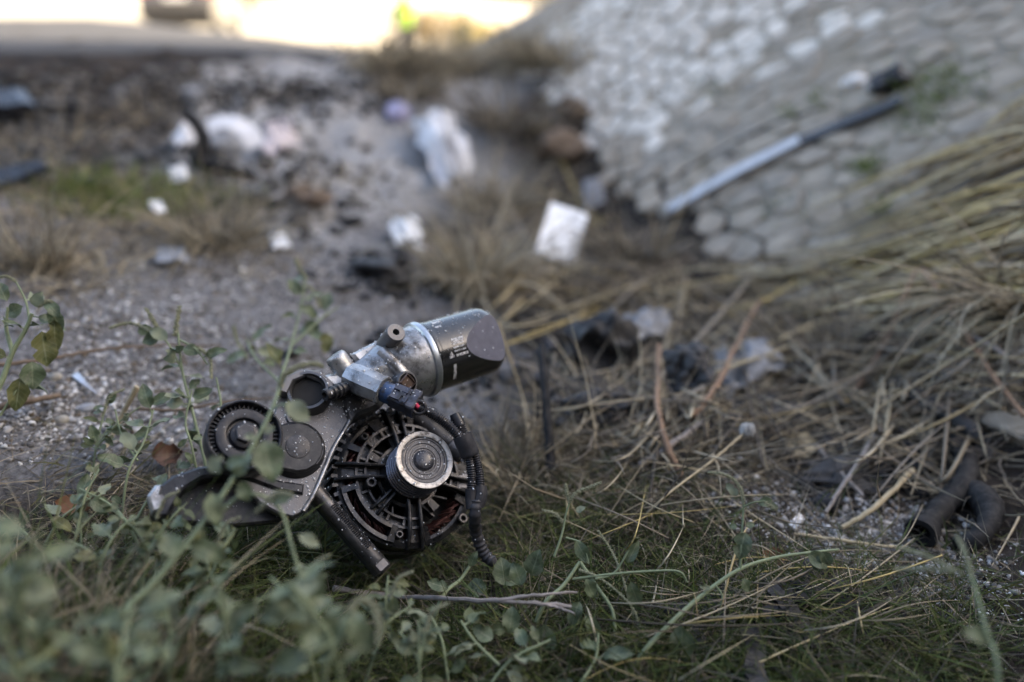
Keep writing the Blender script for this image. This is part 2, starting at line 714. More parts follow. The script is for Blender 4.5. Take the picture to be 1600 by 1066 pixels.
def voronoi_cells(w, h, step, jit, seed):
    r = random.Random(seed)
    sites = {}
    ni, nj = int(w / step) + 2, int(h / step) + 2
    for i in range(-1, ni):
        for j in range(-1, nj):
            sx = step * r.uniform(.85, 1.2)
            sites[i, j] = Vector(((i + .5 + (.5 if j % 2 else 0) + r.uniform(-jit, jit)) * step, (j + .5 + r.uniform(-jit, jit)) * step))
    cells = []
    for (i, j), c in sites.items():
        if not (0 <= i < ni - 1 and 0 <= j < nj - 1):
            continue
        poly = [c + Vector((dx * step * 2, dy * step * 2)) for dx, dy in ((-1, -1), (1, -1), (1, 1), (-1, 1))]
        for di in range(-2, 3):
            for dj in range(-2, 3):
                d = sites.get((i + di, j + dj))
                if d is None or (di == 0 and dj == 0):
                    continue
                mid = (c + d) / 2
                nrm = d - c
                out = []
                for k in range(len(poly)):
                    a, b = poly[k], poly[(k + 1) % len(poly)]
                    da, db = (a - mid).dot(nrm), (b - mid).dot(nrm)
                    if da <= 0:
                        out.append(a)
                    if da * db < 0:
                        out.append(a + (b - a) * (da / (da - db)))
                poly = out
                if len(poly) < 3:
                    break
            if len(poly) < 3:
                break
        if len(poly) >= 3:
            cells.append((c, poly))
    return cells


def stone_shape(c, poly, r, gap, high):
    """rounded irregular flat stone in slope coordinates (s, y, out)"""
    n = 11
    # resample the outline at n angles
    pts = []
    m = len(poly)
    per = [(poly[(k + 1) % m] - poly[k]).length for k in range(m)]
    tot = sum(per)
    for q in range(n):
        t = tot * q / n
        k = 0
        while t > per[k] and k < m - 1:
            t -= per[k]
            k += 1
        e = poly[k].lerp(poly[(k + 1) % m], t / max(per[k], 1e-6))
        d = e - c
        ln = d.length
        d = d / max(ln, 1e-6) * max(ln - gap * r.uniform(.5, 1.6), ln * .45) * r.uniform(.92, 1.0)
        pts.append(d)
    tilt = Vector((r.uniform(-.07, .07), r.uniform(-.07, .07)))
    rings = [(1.0, -.03), (.97, high * .55), (.84, high * .95), (.45, high * 1.04)]
    vs, fs = [], []
    for sc, h in rings:
        for d in pts:
            hh = h + (d.x * tilt.x + d.y * tilt.y) * sc * (1 if h > 0 else 0) + (r.uniform(-.003, .003) if h > 0 else 0)
            vs.append((c.x + d.x * sc, c.y + d.y * sc, hh))
    for j in range(3):
        for k in range(n):
            k2 = (k + 1) % n
            fs.append((j * n + k, j * n + k2, (j + 1) * n + k2, (j + 1) * n + k))
    fs.append(tuple(range(3 * n, 4 * n)))
    return vs, fs


cells = voronoi_cells(1.35, HILL_END + .22, .078, .36, 4)
rs = random.Random(9)
ranked = []
for c, poly in cells:
    s0, y0 = c.x, c.y + .2
    qx0 = float(foot_x(y0)) + s0 * .809
    if s0 + float(.05 * fbm(np.array([qx0]), np.array([y0]), 4.5, 3, 45)[0]) < .02 or rs.random() < .04:
        continue
    qx = float(foot_x(y0)) + s0 * .809
    px, py, zz = proj(qx, y0, gz(qx, y0))
    vis = zz > 0 and -60 < px < 1660 and -60 < py < 1120
    ranked.append((0 if vis else 1, zz if zz > 0 else 99, c, poly))
ranked.sort(key=lambda t: (t[0], t[1]))
rest = MB()
shapes = []
for idx, (iv, zz, c, poly) in enumerate(ranked):
    shapes.append(stone_shape(c, poly, rs, rs.uniform(.001, .008), rs.uniform(.001, .008)))
allv = np.array([q for vs, fs in shapes for q in vs])
yy = allv[:, 1] + .2
xx = foot_x(yy) + allv[:, 0] * .809
e = .03
z0 = ground_z(xx, yy, False) + .006
zx = (ground_z(xx + e, yy, False) + .006 - z0) / e
zy = (ground_z(xx, yy + e, False) + .006 - z0) / e
nn = np.stack([-zx, -zy, np.ones_like(zx)], -1)
nn /= np.linalg.norm(nn, axis=1)[:, None]
wp = np.stack([xx, yy, z0], -1) + nn * allv[:, 2:3]
k0 = 0
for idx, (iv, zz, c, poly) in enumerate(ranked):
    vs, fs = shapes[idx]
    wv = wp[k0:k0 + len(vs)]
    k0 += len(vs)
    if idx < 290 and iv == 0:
        far = (wv[0][1] - 1.75) / 1.2 + rs.uniform(-.22, .22)  # far stones paler: glare and brighter skylight put into their colour
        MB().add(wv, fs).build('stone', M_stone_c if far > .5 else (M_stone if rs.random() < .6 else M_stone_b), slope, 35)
    else:
        rest.add(wv, fs)
if rest.v:
    tag(rest.build('stones_beyond', M_stone, slope, 35), kind='stuff')
# ------------------------------------------------------------------ the wrecked engine unit
def camv(x, y, z):
    return (CR * x + CU * y + CF * z)


AX_A = camv(.408, .421, -.811).normalized()          # pulley axis, out of the pulley
AX_F = camv(.84, .30, .42)
AX_F = (AX_F - AX_A * AX_F.dot(AX_A)).normalized()    # oil filter axis
AX_G = AX_A.cross(AX_F)
AO = P(664, 718, .74)
AM = Matrix(((AX_F.x, AX_G.x, AX_A.x, 0), (AX_F.y, AX_G.y, AX_A.y, 0), (AX_F.z, AX_G.z, AX_A.z, 0), (0, 0, 0, 1)))
AM = Matrix.Translation(AO) @ AM @ Matrix.Scale(.001, 4)     # millimetres in (f, g, a) -> world


def L(px, py, al):
    d = ray(px, py)
    t = (al * .001 - (CC - AO).dot(AX_A)) / d.dot(AX_A)
    q = CC + d * t - AO
    return Vector((q.dot(AX_F), q.dot(AX_G), q.dot(AX_A))) * 1000


def W(v):
    return AM @ Vector(v)


def frame(origin, zdir, xdir=None):
    """matrix (still in millimetres, inside the unit's frame) whose z axis is zdir"""
    z = Vector(zdir).normalized()
    x = Vector(xdir) if xdir is not None else z.orthogonal()
    x = (x - z * x.dot(z)).normalized()
    y = z.cross(x)
    m = Matrix(((x.x, y.x, z.x, origin[0]), (x.y, y.y, z.y, origin[1]), (x.z, y.z, z.z, origin[2]), (0, 0, 0, 1)))
    return AM @ m


def Lpoly(pts, al):
    q = [L(x, y, al) for x, y in pts]
    ar = sum(q[i].x * q[(i + 1) % len(q)].y - q[(i + 1) % len(q)].x * q[i].y for i in range(len(q)))
    q = [(v.x, v.y) for v in q]
    return q if ar > 0 else q[::-1]


M_cast = mat('cast_aluminium', (.40, .405, .415), .34, .75, dust=0.45, dust_col=(.135, .112, .09), var=.22, scale=90, bump=.35, bscale=420, second=(.06, .057, .055),
             sec_scale=42, sec_lo=.47, sec_hi=.66, rvar=.12)
M_plate = mat('bracket_plate_metal', (.115, .115, .122), .42, .65, dust=0.28, dust_col=(.135, .112, .09), var=.22, scale=80, bump=.35, bscale=500, second=(.10, .095, .095),
              sec_scale=35, sec_lo=.5, sec_hi=.68, rvar=.12)
M_alt = mat('oily_dark_metal', (.045, .046, .051), .34, .7, dust=0.5, dust_col=(.135, .112, .09), var=.35, scale=110, bump=.5, bscale=600, second=(.018, .018, .019),
            sec_scale=60, sec_lo=.48, sec_hi=.62, rvar=.14)
M_altlight = mat('worn_grey_metal', (.10, .10, .108), .38, .7, dust=0.55, dust_col=(.135, .112, .09), var=.3, scale=120, bump=.4, bscale=500, second=(.06, .06, .065),
                 sec_scale=70, sec_lo=.48, sec_hi=.64, rvar=.12)
M_rib = mat('pulley_rib_metal', (.13, .13, .15), .26, .9, var=.25, scale=200, spec=.5)
M_rim = mat('scuffed_rim_metal', (.42, .40, .38), .5, .7, var=.3, scale=260, bump=.4, bscale=900, second=(.10, .085, .075),
            sec_scale=160, sec_lo=.5, sec_hi=.62)
M_cap = mat('pulley_cap_plastic', (.035, .036, .045), .3, .1, dust=0.3, var=.4, scale=220, bump=.3, bscale=700, second=(.10, .09, .085),
            sec_scale=150, sec_lo=.56, sec_hi=.70, rvar=.12)
M_blackpl = mat('black_plastic', (.022, .022, .025), .38, 0, spec=.32, dust=0.22, var=.4, scale=160, bump=.2, bscale=700, second=(.05, .048, .048),
                sec_scale=90, sec_lo=.54, sec_hi=.7, rvar=.1)
M_tens = mat('tensioner_plastic', (.017, .0175, .022), .34, 0, spec=.32, dust=0.16, var=.3, scale=150, bump=.15, bscale=700, second=(.055, .054, .06),
             sec_scale=60, sec_lo=.5, sec_hi=.7, rvar=.1)
M_tenscap = mat('tensioner_cap', (.04, .04, .046), .5, .1, dust=0.4, var=.3, scale=150, bump=.3, bscale=600)
M_copper = mat('copper_wire', (.085, .035, .032), .4, .5, var=.4, scale=300)
M_void = mat('grim_interior_shade', (.012, .012, .013), .8, 0, var=.3, scale=100)  # near-black fill standing in for shade inside holes and recesses
M_filter = mat('filter_black_paint', (.010, .0095, .0095), .17, 0, dust=0.08, var=.4, scale=130, bump=.12, bscale=300, second=(.04, .037, .035),
               sec_scale=120, sec_lo=.60, sec_hi=.70, coat=.6, rvar=.06)
M_dent = mat('dented_filter_end', (.12, .122, .16), .4, .2, var=.2, scale=90, bump=.2, bscale=200)  # paler and bluer than the can: sky reflection put into the colour
M_ring = mat('steel_ring', (.50, .53, .56), .3, .85, var=.15, scale=200)
M_print = mat('white_print', (.55, .55, .56), .6, 0, var=.4, scale=500, second=(.12, .12, .12), sec_scale=420, sec_lo=.5, sec_hi=.56)
M_blue = mat('blue_connector_collar', (.035, .075, .17), .35, 0, var=.35, scale=200, second=(.03, .035, .05), sec_scale=110,
             sec_lo=.5, sec_hi=.62)
M_conn = mat('connector_plastic', (.045, .05, .075), .34, 0, dust=0.25, var=.35, scale=220, bump=.15, bscale=600, second=(.02, .02, .025), sec_scale=130,
             sec_lo=.5, sec_hi=.6)
M_red = mat('red_wire', (.55, .05, .11), .45, 0, var=.2, scale=300)
M_plug = mat('rusty_brown_plug', (.10, .065, .05), .3, .5, var=.4, scale=200)
M_cond = mat('conduit_plastic', (.018, .018, .022), .33, 0, spec=.32, dust=0.12, var=.3, scale=250, rvar=.08)
M_tape = mat('cloth_tape', (.03, .03, .035), .5, 0, spec=.32, dust=0.15, var=.35, scale=260, bump=.3, bscale=700, rvar=.1)

base_pt = W((-40, -10, -110))
unit = thing('engine_unit', (base_pt.x, base_pt.y, gz(base_pt.x, base_pt.y)),
             'torn-out car alternator with bracket, belt tensioner and black oil filter lying in the weeds', 'car part')

# --- alternator body (rear housing and stator)
body = MB()
body.lathe([(60, -128), (66, -124), (69, -114), (69, -92), (66.5, -91), (66.5, -72), (69.5, -71), (70.5, -66), (70, -60), (66, -57), (62, -58),
            (60, -70)], 64, AM, cap1=False)
alt = body.build('alternator_housing', M_alt, unit, 35)
fins = MB()
for k in range(15):
    fins.sector(66, 74, 78 + 7.2 * k, 80.6 + 7.2 * k, -96, -57, AM, 2)
fins.build('cooling_fins', M_alt, alt, 30)
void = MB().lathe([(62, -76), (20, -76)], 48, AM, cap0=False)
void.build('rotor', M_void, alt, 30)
fan = MB()
for k in range(13):
    t = 2 * math.pi * k / 13
    m = AM @ Matrix.Rotation(t, 4, 'Z')
    fan.add([(28, -2, -74), (47, 6, -74), (47, 7.5, -74), (28, -.5, -74), (28, -2, -60), (47, 6, -62), (47, 7.5, -62), (28, -.5, -60)],
            [(0, 1, 2, 3), (4, 7, 6, 5), (0, 4, 5, 1), (1, 5, 6, 2), (2, 6, 7, 3), (3, 7, 4, 0)], m)
fan.build('fan', M_altlight, alt, 30)
# copper windings behind the slots
cw = MB()
rw = random.Random(3)
for k in range(210):
    t0 = 360 * k / 210 + rw.uniform(-2, 2)
    pts = []
    ra, rb = rw.uniform(49, 55), rw.uniform(56, 64)
    up = rw.uniform(-64, -57)
    for j in range(7):
        q = j / 6
        rr = ra + (rb - ra) * q
        th = math.radians(t0 + 17 * q + rw.uniform(-.8, .8))
        pts.append(AM @ Vector((rr * math.cos(th), rr * math.sin(th), up - 7 * (2 * q - 1) ** 2)))
    cw.tube(pts, .00085, 5, cap=False)
cw.build('copper_windings', M_copper, alt, 60)

# --- drive-end shield: rings, spokes, pockets and slots
sh = MB()
sh.lathe([(22, -30), (24.5, -31.5), (26, -36), (27, -44), (29, -50), (29, -58), (24, -58)], 48, AM, cap0=False, cap1=False)


def open_slot(t):
    t %= 360
    return 268 < t < 312


# inner ring with pockets
for k in range(18):
    t0 = 20 * k
    if open_slot(t0 + 10):
        continue
    sh.sector(42.5, 53, t0, t0 + 20, -60, -56.5, AM, 4)
    sh.sector(42.5, 44.6, t0, t0 + 20, -56.5, -48.5, AM, 4)
    sh.sector(50.6, 53, t0, t0 + 20, -56.5, -50.5, AM, 4)
    sh.sector(44.6, 50.6, t0 - 1.4, t0 + 1.4, -56.5, -49.5, AM, 1)
    if k % 3 == 1:
        sh.sector(44.6, 50.6, t0 + 5, t0 + 14, -56.5, -52, AM, 3)
# outer rim and the bridges between the slots
sh.sector(65, 70.2, 0, 360, -66, -55, AM, 72, z1b=-58)
for (b0, b1) in ((60, 66), (90, 104), (128, 134), (148, 152), (168, 174), (228, 240), (262, 267), (312, 320), (340, 352), (20, 30)):
    sh.sector(52.5, 66, b0, b1, -64, -51.5, AM, 3, z1b=-55.5)
# framed slot, lower left
sh.sector(53, 56, 174, 228, -62, -47.5, AM, 10)
sh.sector(64, 68, 174, 228, -64, -51, AM, 10)
sh.sector(53, 68, 170, 174.5, -62, -46.5, AM, 2, z1b=-50)
sh.sector(53, 68, 227.5, 233, -62, -46.5, AM, 2, z1b=-50)
# paired ribs (spokes)
for th, w in ((156, 6.2), (80, 5.8), (252, 5.8), (328, 5.5), (204, 3.0)):
    m = AM @ Matrix.Rotation(math.radians(th), 4, 'Z')
    r1 = 70 if th != 204 else 54
    sh.add([(25, -w, -58), (r1, -w, -64), (r1, w, -64), (25, w, -58), (25, -w, -51), (r1, -w, -58), (r1, w, -58), (25, w, -51)],
           [(3, 2, 1, 0), (4, 5, 6, 7), (0, 1, 5, 4), (1, 2, 6, 5), (2, 3, 7, 6), (3, 0, 4, 7)], m)
    for sgn in (-1, 1):
        pts = []
        for j in range(9):
            q = j / 8
            rr = 25 + (r1 + 1 - 25) * q
            pts.append(m @ Vector((rr, sgn * (w - .6 + 2.2 * q * q), -42.5 - 3.5 * q - 9.5 * q ** 4)))
        sh.tube(pts, .0018, 8)
        for j in range(8):
            q0, q1 = j / 8, (j + 1) / 8
            a0, a1 = 25 + (r1 + 1 - 25) * q0, 25 + (r1 + 1 - 25) * q1
            y0, y1 = sgn * (w - .6 + 2.2 * q0 * q0), sgn * (w - .6 + 2.2 * q1 * q1)
            h0, h1 = -42.5 - 3.5 * q0 - 9.5 * q0 ** 4, -42.5 - 3.5 * q1 - 9.5 * q1 ** 4
            d = 1.2
            sh.add([(a0, y0 - d, -58), (a1, y1 - d, -60), (a1, y1 + d, -60), (a0, y0 + d, -58),
                    (a0, y0 - d, h0), (a1, y1 - d, h1), (a1, y1 + d, h1), (a0, y0 + d, h0)],
                   [(0, 1, 5, 4), (2, 3, 7, 6), (4, 5, 6, 7)], m)
for k in range(9):
    sh.sector(28, 43, 40 * k + 4, 40 * k + 15, -62, -54, AM, 3)
sh.sector(28, 32, 0, 360, -60, -51.5, AM, 48)
shield = sh.build('drive_end_shield', M_alt, unit, 35)
# small hollow bosses on the shield
for th, rr, ro, top in ((173, 41, 5.2, -41), (118, 57, 4.2, -47), (300, 69, 5, -50), (236, 60, 4, -46)):
    c = (rr * math.cos(math.radians(th)), rr * math.sin(math.radians(th)), 0)
    MB().lathe([(ro, -60), (ro, top - .8), (ro - .8, top), (ro * .55, top), (ro * .5, top - 7), (0, top - 7)], 20,
               AM @ Matrix.Translation(c), cap1=False).build('boss', M_alt, shield, 35)
# through-bolt bar along the lower left of the shield
bm_ = AM @ Matrix.Rotation(math.radians(199), 4, 'Z')
bar = MB()
bar.box(69, 84, -50, 52, -72, -55, bm_, 2.5)
bar.box(71.5, 83.0, -33, 30, -55.2, -50.5, bm_, 1.5)
bar.lathe([(8.2, -52), (8.2, 40), (7.4, 42)], 20, bm_ @ Matrix.Translation((78, 0, -57)) @ Matrix.Rotation(-math.pi / 2, 4, 'X'))
bolt_bar = bar.build('clamp_bar', M_altlight, unit, 35)
MB().lathe([(7, 42), (7, 50), (6, 51.5), (3, 51.5), (2.6, 48), (0, 48)], 18,
           bm_ @ Matrix.Translation((78, 0, -57)) @ Matrix.Rotation(math.pi / 2, 4, 'X')).build('bolt_end', M_cast, bolt_bar, 35)
rec = MB().box(72.8, 81.7, -28, 25, -50.6, -50.0, bm_)
rec.build('recess', M_void, bolt_bar, 30)
thr = MB()
for k in range(26):
    y = -26 + k * 2
    thr.lathe([(3.6, y), (4.3, y + .9), (3.6, y + 1.8)], 12, bm_ @ Matrix.Translation((77, 0, -52)) @ Matrix.Rotation(-math.pi / 2, 4, 'X'), cap0=False, cap1=False)
thr.build('threaded_rod', M_alt, bolt_bar, 20)
# ear on the right and the bushing behind the cable
ear = MB()
em = AM @ Matrix.Rotation(math.radians(334), 4, 'Z')
ear.prism([(44, -7), (66, -9), (76, -6), (80, 0), (76, 6), (66, 9), (44, 8)], -62, -53, em, 1.5)
ear.lathe([(7, -62), (7, -48.5), (6, -47.5), (3.5, -47.5), (3.2, -56), (0, -56)], 20, em @ Matrix.Translation((71, 0, 0)), cap1=False)
ear.build('mounting_ear', M_altlight, unit, 35)
b0, b1 = L(640, 640, -60), L(712, 703, -52)
bd = (b1 - b0)
bm2 = frame(b0, bd)
ln = bd.length
MB().lathe([(9, 0), (9.5, 3), (9.5, ln - 9), (8.2, ln - 8)], 24, bm2).build('bushing', M_blackpl, unit, 35)
MB().lathe([(9.8, ln - 8), (10.5, ln - 6), (10.5, ln + 8), (9, ln + 9.5), (4, ln + 9.5), (3.6, ln), (0, ln)], 24, bm2).build('bushing_sleeve', M_altlight, unit, 35)

# --- pulley
pp = [(15, -44), (18, -43), (24, -38), (27.0, -37), (27.6, -35.5), (27.6, -34.2)]
h = -34.0
for k in range(5):
    pp += [(27.6, h), (27.6, h + 1.2), (23.4, h + 3.2), (23.4, h + 3.9), (27.6, h + 5.7)]
    h += 6.0
pp += [(28.2, -3.4), (28.4, -1.2), (27.8, -.4)]
pul = MB().lathe(pp, 72, AM, cap0=False, cap1=False).build('pulley', M_rib, unit, 25)
MB().lathe([(28.0, -.9), (27.4, 0), (23.4, .1), (22.4, -.5), (22.0, -2.5)], 72, AM, cap0=False, cap1=False).build('rim', M_rim, pul, 40)
MB().lathe([(22.3, -2.4), (21.6, -1.6), (20.6, -1.6), (20.0, -2.6), (18.8, -2.7), (18.2, -2.0), (16.6, -2.0), (16, -2.9), (14.2, -3.0), (13.6, -2.4),
            (12.0, -2.4), (11.2, -3.2), (10.2, -3.2), (9.6, -1.2), (8.6, .4), (6.5, 1.4), (3.5, 1.9), (0, 2.0)], 64, AM, cap0=False).build('cap', M_cap, pul, 25)

# --- bracket plate
plate_px = [(428, 650), (434, 612), (452, 596), (480, 606), (503, 628), (520, 622), (553, 604), (557, 628), (556, 645), (541, 668), (521, 702),
            (506, 738), (490, 774), (474, 800), (458, 808), (436, 803), (408, 788), (380, 760), (375, 700)]
plate = MB().prism(Lpoly(plate_px, -38), -48, -38, AM, 1.6).build('bracket_plate', M_plate, unit, 30)
lip = MB()
lip.tube(smooth_path([W(L(x, y, -37)) for x, y in [(556, 640), (541, 667), (521, 701), (506, 737), (490, 773), (474, 799)]], 6), .0022, 8)
lip.build('edge_lip', M_cast, plate, 60)
# bolt hole in the plate, above the tensioner
hole = L(461, 652, -38)
MB().lathe([(8.5, -.6), (8.5, 1.4), (7.6, 2.2), (5.6, 2.2), (5.2, -3), (0, -3)], 24, AM @ Matrix.Translation(hole), cap1=False).build('bolt_hole', M_plate, plate, 35)
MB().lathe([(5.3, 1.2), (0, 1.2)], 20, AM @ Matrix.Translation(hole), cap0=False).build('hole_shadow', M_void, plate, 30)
# curved wall running from the plate up to the sensor boss
web = MB()
wp_ = [(553, 604), (560, 622), (556, 645), (548, 660)]
web.prism(Lpoly([(535, 612), (556, 598), (596, 608), (604, 626), (585, 640), (558, 652), (545, 664), (535, 640)], -40), -62, -34, AM, 3)
web.build('web', M_plate, plate, 30)

# --- filter head casting
fa, fg = -30.0, 103.0
FM = frame((0, fg, fa), (1, 0, 0), (0, 0, 1))
head = MB().lathe([(14, -22), (19, -12), (25, 4), (29, 16), (34, 26), (36.2, 36), (36.6, 50), (35, 52)], 56, FM).build('filter_head', M_cast, unit, 35)
casting = MB()
casting.prism(Lpoly([(498, 606), (506, 588), (530, 584), (560, 560), (590, 548), (616, 540), (640, 560), (636, 604), (606, 612), (560, 606), (526, 622)], -32),
              -58, -26, AM, 4)
casting.prism(Lpoly([(540, 566), (590, 540), (608, 548), (600, 572), (560, 590)], -40), -40, -18, AM, 4)
casting.tube([W(L(560, 596, -20)), W(L(590, 576, -16)), W(L(612, 560, -12))], [.010, .009, .012], 14)
casting.tube([W(L(596, 548, -8)), W(L(618, 572, -4)), W(L(632, 590, -8))], [.006, .007, .008], 12)
casting.tube([W(L(608, 536, -10)), W(L(640, 560, -4))], [.005, .004], 10)
casting.build('casting', M_cast, head, 35)
# bolt boss standing out of the head
MB().lathe([(9.6, -34), (9.6, -1.0), (8.8, 0), (3.4, 0), (3.0, -8), (0, -8)], 28, frame(L(619, 519, 12), (.06, .0, 1)), cap1=False).build('bolt_boss', M_plate, head, 35)
# round stub and the outlet tube on the left
q0, q1 = L(524, 558, -24), L(556, 600, -34)
MB().lathe([(9.0, -2), (10.5, 0), (11, 3), (11.6, (q1 - q0).length)], 26, frame(q0, q1 - q0)).build('stub', M_cast, head, 35)
q0 = L(481, 609, -22)
tubm = frame(q0, (-.25, .1, 1))
tub = MB().lathe([(20, -34), (20, -3), (19, 0), (16.6, 0), (15.6, -2), (15.2, -30), (0, -30)], 40, tubm, cap1=False).build('outlet_tube', M_plate, head, 35)
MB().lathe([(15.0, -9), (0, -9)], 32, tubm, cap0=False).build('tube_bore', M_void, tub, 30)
fl = MB()
fl.prism(Lpoly([(436, 612), (446, 588), (470, 578), (500, 580), (522, 600), (514, 616), (500, 598), (478, 588), (458, 596), (448, 616)], -26), -36, -24, AM, 1.5)
fl.build('flange', M_plate, head, 30)
# square plug
MB().lathe([(9.5, -12), (9.5, 0), (8, 1), (7.2, -1), (0, -1)], 4, frame(L(637, 598, 2), (.12, -.35, 1)) @ Matrix.Rotation(.5, 4, 'Z')).build('plug', M_plug, head, 30)
MB().lathe([(11.5, -14), (11.5, -1), (10.5, .4), (9.2, .4), (9.0, -2)], 28, frame(L(637, 598, 0), (.12, -.35, 1)), cap1=False).build('plug_seat', M_plate, head, 35)
# sensor boss
s0, s1 = L(556, 592, -14), L(601, 612, 2)
sbm = frame(s0, s1 - s0, (0, 0, 1))
sl = (s1 - s0).length
boss = MB().lathe([(13, -8), (14.5, 0), (15, sl * .5), (14, sl - 4), (15.2, sl - 3), (15.2, sl - .6), (14, sl), (10, sl)], 8, sbm).build('sensor_boss', M_cast, head, 20)

# --- oil filter
MB().lathe([(36.4, 50), (38.8, 51), (39.6, 53), (39.6, 56), (38.2, 57.6), (37, 58)], 72, FM, cap0=False, cap1=False).build('seal_ring', M_ring, unit, 35)
fprof = [(36.4, 57.6), (37.6, 59), (37.6, 62), (36.8, 63)]
fprof += [(36.8, 63 + 4 * k) for k in range(1, 17)]
fprof += [(36.2, 131), (34.6, 135), (31.5, 138.5), (27, 141), (20, 143), (10, 144), (0, 144)]
seg = 72
fb = MB().lathe(fprof, seg, FM, cap0=False)
dn = camv(.70, .20, -.68).normalized()
dp = AM @ Vector((116, fg, fa)) + dn * .0292
import bmesh
me_ = bpy.data.meshes.new('can')
me_.from_pydata(fb.v, [], fb.f)
bm = bmesh.new()
bm.from_mesh(me_)
bmesh.ops.bisect_plane(bm, geom=bm.verts[:] + bm.edges[:] + bm.faces[:], plane_co=dp, plane_no=dn, dist=1e-6)
for v in bm.verts:
    d = (v.co - dp).dot(dn)
    if d > -1e-6:
        w_ = 1 if d < 1e-6 else 0
        v.co = v.co - dn * d
inside = lambda fc: all(abs((v.co - dp).dot(dn)) < 2e-6 for v in fc.verts)
keep, cut = MB(), MB()
bm.normal_update()
bm.verts.index_update()
for fc in bm.faces:
    (cut if inside(fc) else keep).f.append(tuple(v.index for v in fc.verts))


def compact(mb_):
    used_ = sorted({i for fc in mb_.f for i in fc})
    rm = {k: n for n, k in enumerate(used_)}
    mb_.v = [tuple(bm.verts[k].co) for k in used_]
    mb_.f = [tuple(rm[i] for i in fc) for fc in mb_.f]
    return mb_


bm.verts.ensure_lookup_table()
oil = compact(keep).build('oil_filter', M_filter, unit, 35)
if cut.f:
    compact(cut).build('dent', M_dent, oil, 50)['label'] = 'dented flat patch at the end of the oil filter'
bm.free()
bpy.data.meshes.remove(me_)


# printed marks on the can (laid on its curved face)
def print_patch(px0, py0, du, dv, mb, nu=3, skew=0.0):
    """a small patch: starts where that spot meets the can; du mm along the can, dv degrees round it"""
    d = ray(px0, py0)
    # meet the cylinder
    o = AM.inverted() @ CC
    dd = (AM.inverted().to_3x3() @ d)
    oy, oz = o.y - fg, o.z - fa
    A = dd.y ** 2 + dd.z ** 2
    B = 2 * (oy * dd.y + oz * dd.z)
    Cc = oy * oy + oz * oz - 37.05 ** 2
    disc = B * B - 4 * A * Cc
    if disc < 0:
        return
    t = (-B - math.sqrt(disc)) / (2 * A)
    h = o + dd * t
    th = math.atan2(h.z - fa, h.y - fg)
    vs, fs = [], []
    for i in range(nu + 1):
        for j in range(3):
            a = th - math.radians(dv) * i / nu
            vs.append((h.x + du * j / 2 + skew * i / nu, fg + 37.05 * math.cos(a), fa + 37.05 * math.sin(a)))
    for i in range(nu):
        for j in range(2):
            k = i * 3 + j
            fs.append((k, k + 1, k + 4, k + 3))
    mb.add(vs, fs, AM)


pr = MB()
for k, (x, y, du, dv) in enumerate([(704, 530, 14, -6), (706, 537, 13.5, -2.4), (708, 542.5, 13.5, -2.4), (710, 548, 13.5, -2.4), (713, 553.5, 14, -4)]):
    print_patch(x, y, du, dv, pr)
for (x, y, du, dv) in [(674, 505, 10, -5), (679, 511, 7, -4), (709, 570, 3.2, -28), (726, 596, 20, -4), (702, 557, 6, -4), (703, 553, 3.5, -4), (704, 550, 1.5, -3)]:
    print_patch(x, y, du, dv, pr, 6)
if pr.v:
    pr.build('printed_marks', M_print, oil, 0)

# --- black push-fit valve lying on the bracket
v0, v1 = L(507, 618, -6), L(556, 600, -16)
vm = frame(v0, v1 - v0)
vl = (v1 - v0).length
MB().lathe([(3.2, 6), (3.2, 0), (5.2, 0), (5.8, 1), (5.8, 4), (4.6, 5), (4.6, 8), (6.2, 9), (6.2, 11), (4.8, 12), (4.8, 13), (6.8, 14), (6.8, 16),
            (5.4, 17), (5.4, 18), (6.6, 19), (6.6, 21), (5, 22), (5, vl - 5), (3.6, vl - 4), (3.6, vl + 4)], 24, vm, cap0=True).build('push_fit_valve', M_blackpl, unit, 35)

# --- belt tensioner
tc_ = L(383, 678, 0)
TM = AM @ Matrix.Translation((tc_.x, tc_.y, 0))
tp = MB().lathe([(10, -24), (30.5, -25), (32, -24), (32.2, -22), (32.2, -2.5), (31.4, -.6), (30.2, 0), (29.2, -.6), (28.8, -3), (28.6, -11), (24.2, -11), (24, -3.4),
                 (23.2, -2.4), (16.5, -1.6), (15.2, -2.2), (14.2, -6), (12.4, -6.4), (11.6, -2.2), (10.6, -1.6), (0, -1.6)], 72, TM, cap0=True)
tpul = tp.build('tensioner_pulley', M_tens, unit, 35)
for k in range(46):
    m = TM @ Matrix.Rotation(2 * math.pi * k / 46, 4, 'Z')
    MB().box(24, 28.8, -.55, .55, -11, -7.0, m).build('rib', M_blackpl, tpul, 0)
MB().lathe([(8.6, -2), (8.6, 3.2), (7.6, 4.0), (0, 4.0)], 6, TM @ Matrix.Rotation(.3, 4, 'Z')).build('hex_bolt', M_tenscap, tpul, 20)
tb = L(466, 697, -26)
TB = AM @ Matrix.Translation((tb.x, tb.y, 0))
tbody = MB()
tbody.lathe([(27, -50), (27.5, -40), (26, -33), (23, -30), (14, -29), (12.4, -29.6), (12.0, -28.6), (0, -28.2)], 48, TB)
dx, dy = tc_.x - tb.x, tc_.y - tb.y
ll = math.hypot(dx, dy)
ux, uy = dx / ll, dy / ll
pts = []
for sgn, cx, cy, rr, a0 in ((1, tb.x, tb.y, 24, -90), (1, tc_.x, tc_.y, 15, 90)):
    for k in range(9):
        t = math.radians(a0 + 180 * k / 8)
        pts.append((cx + rr * (ux * -math.cos(t) + uy * math.sin(t) * -1) if a0 == -90 else cx + rr * (ux * -math.cos(t) - uy * math.sin(t)),
                    cy + rr * (uy * -math.cos(t) + ux * math.sin(t)) if a0 == -90 else cy + rr * (uy * -math.cos(t) + ux * math.sin(t))))
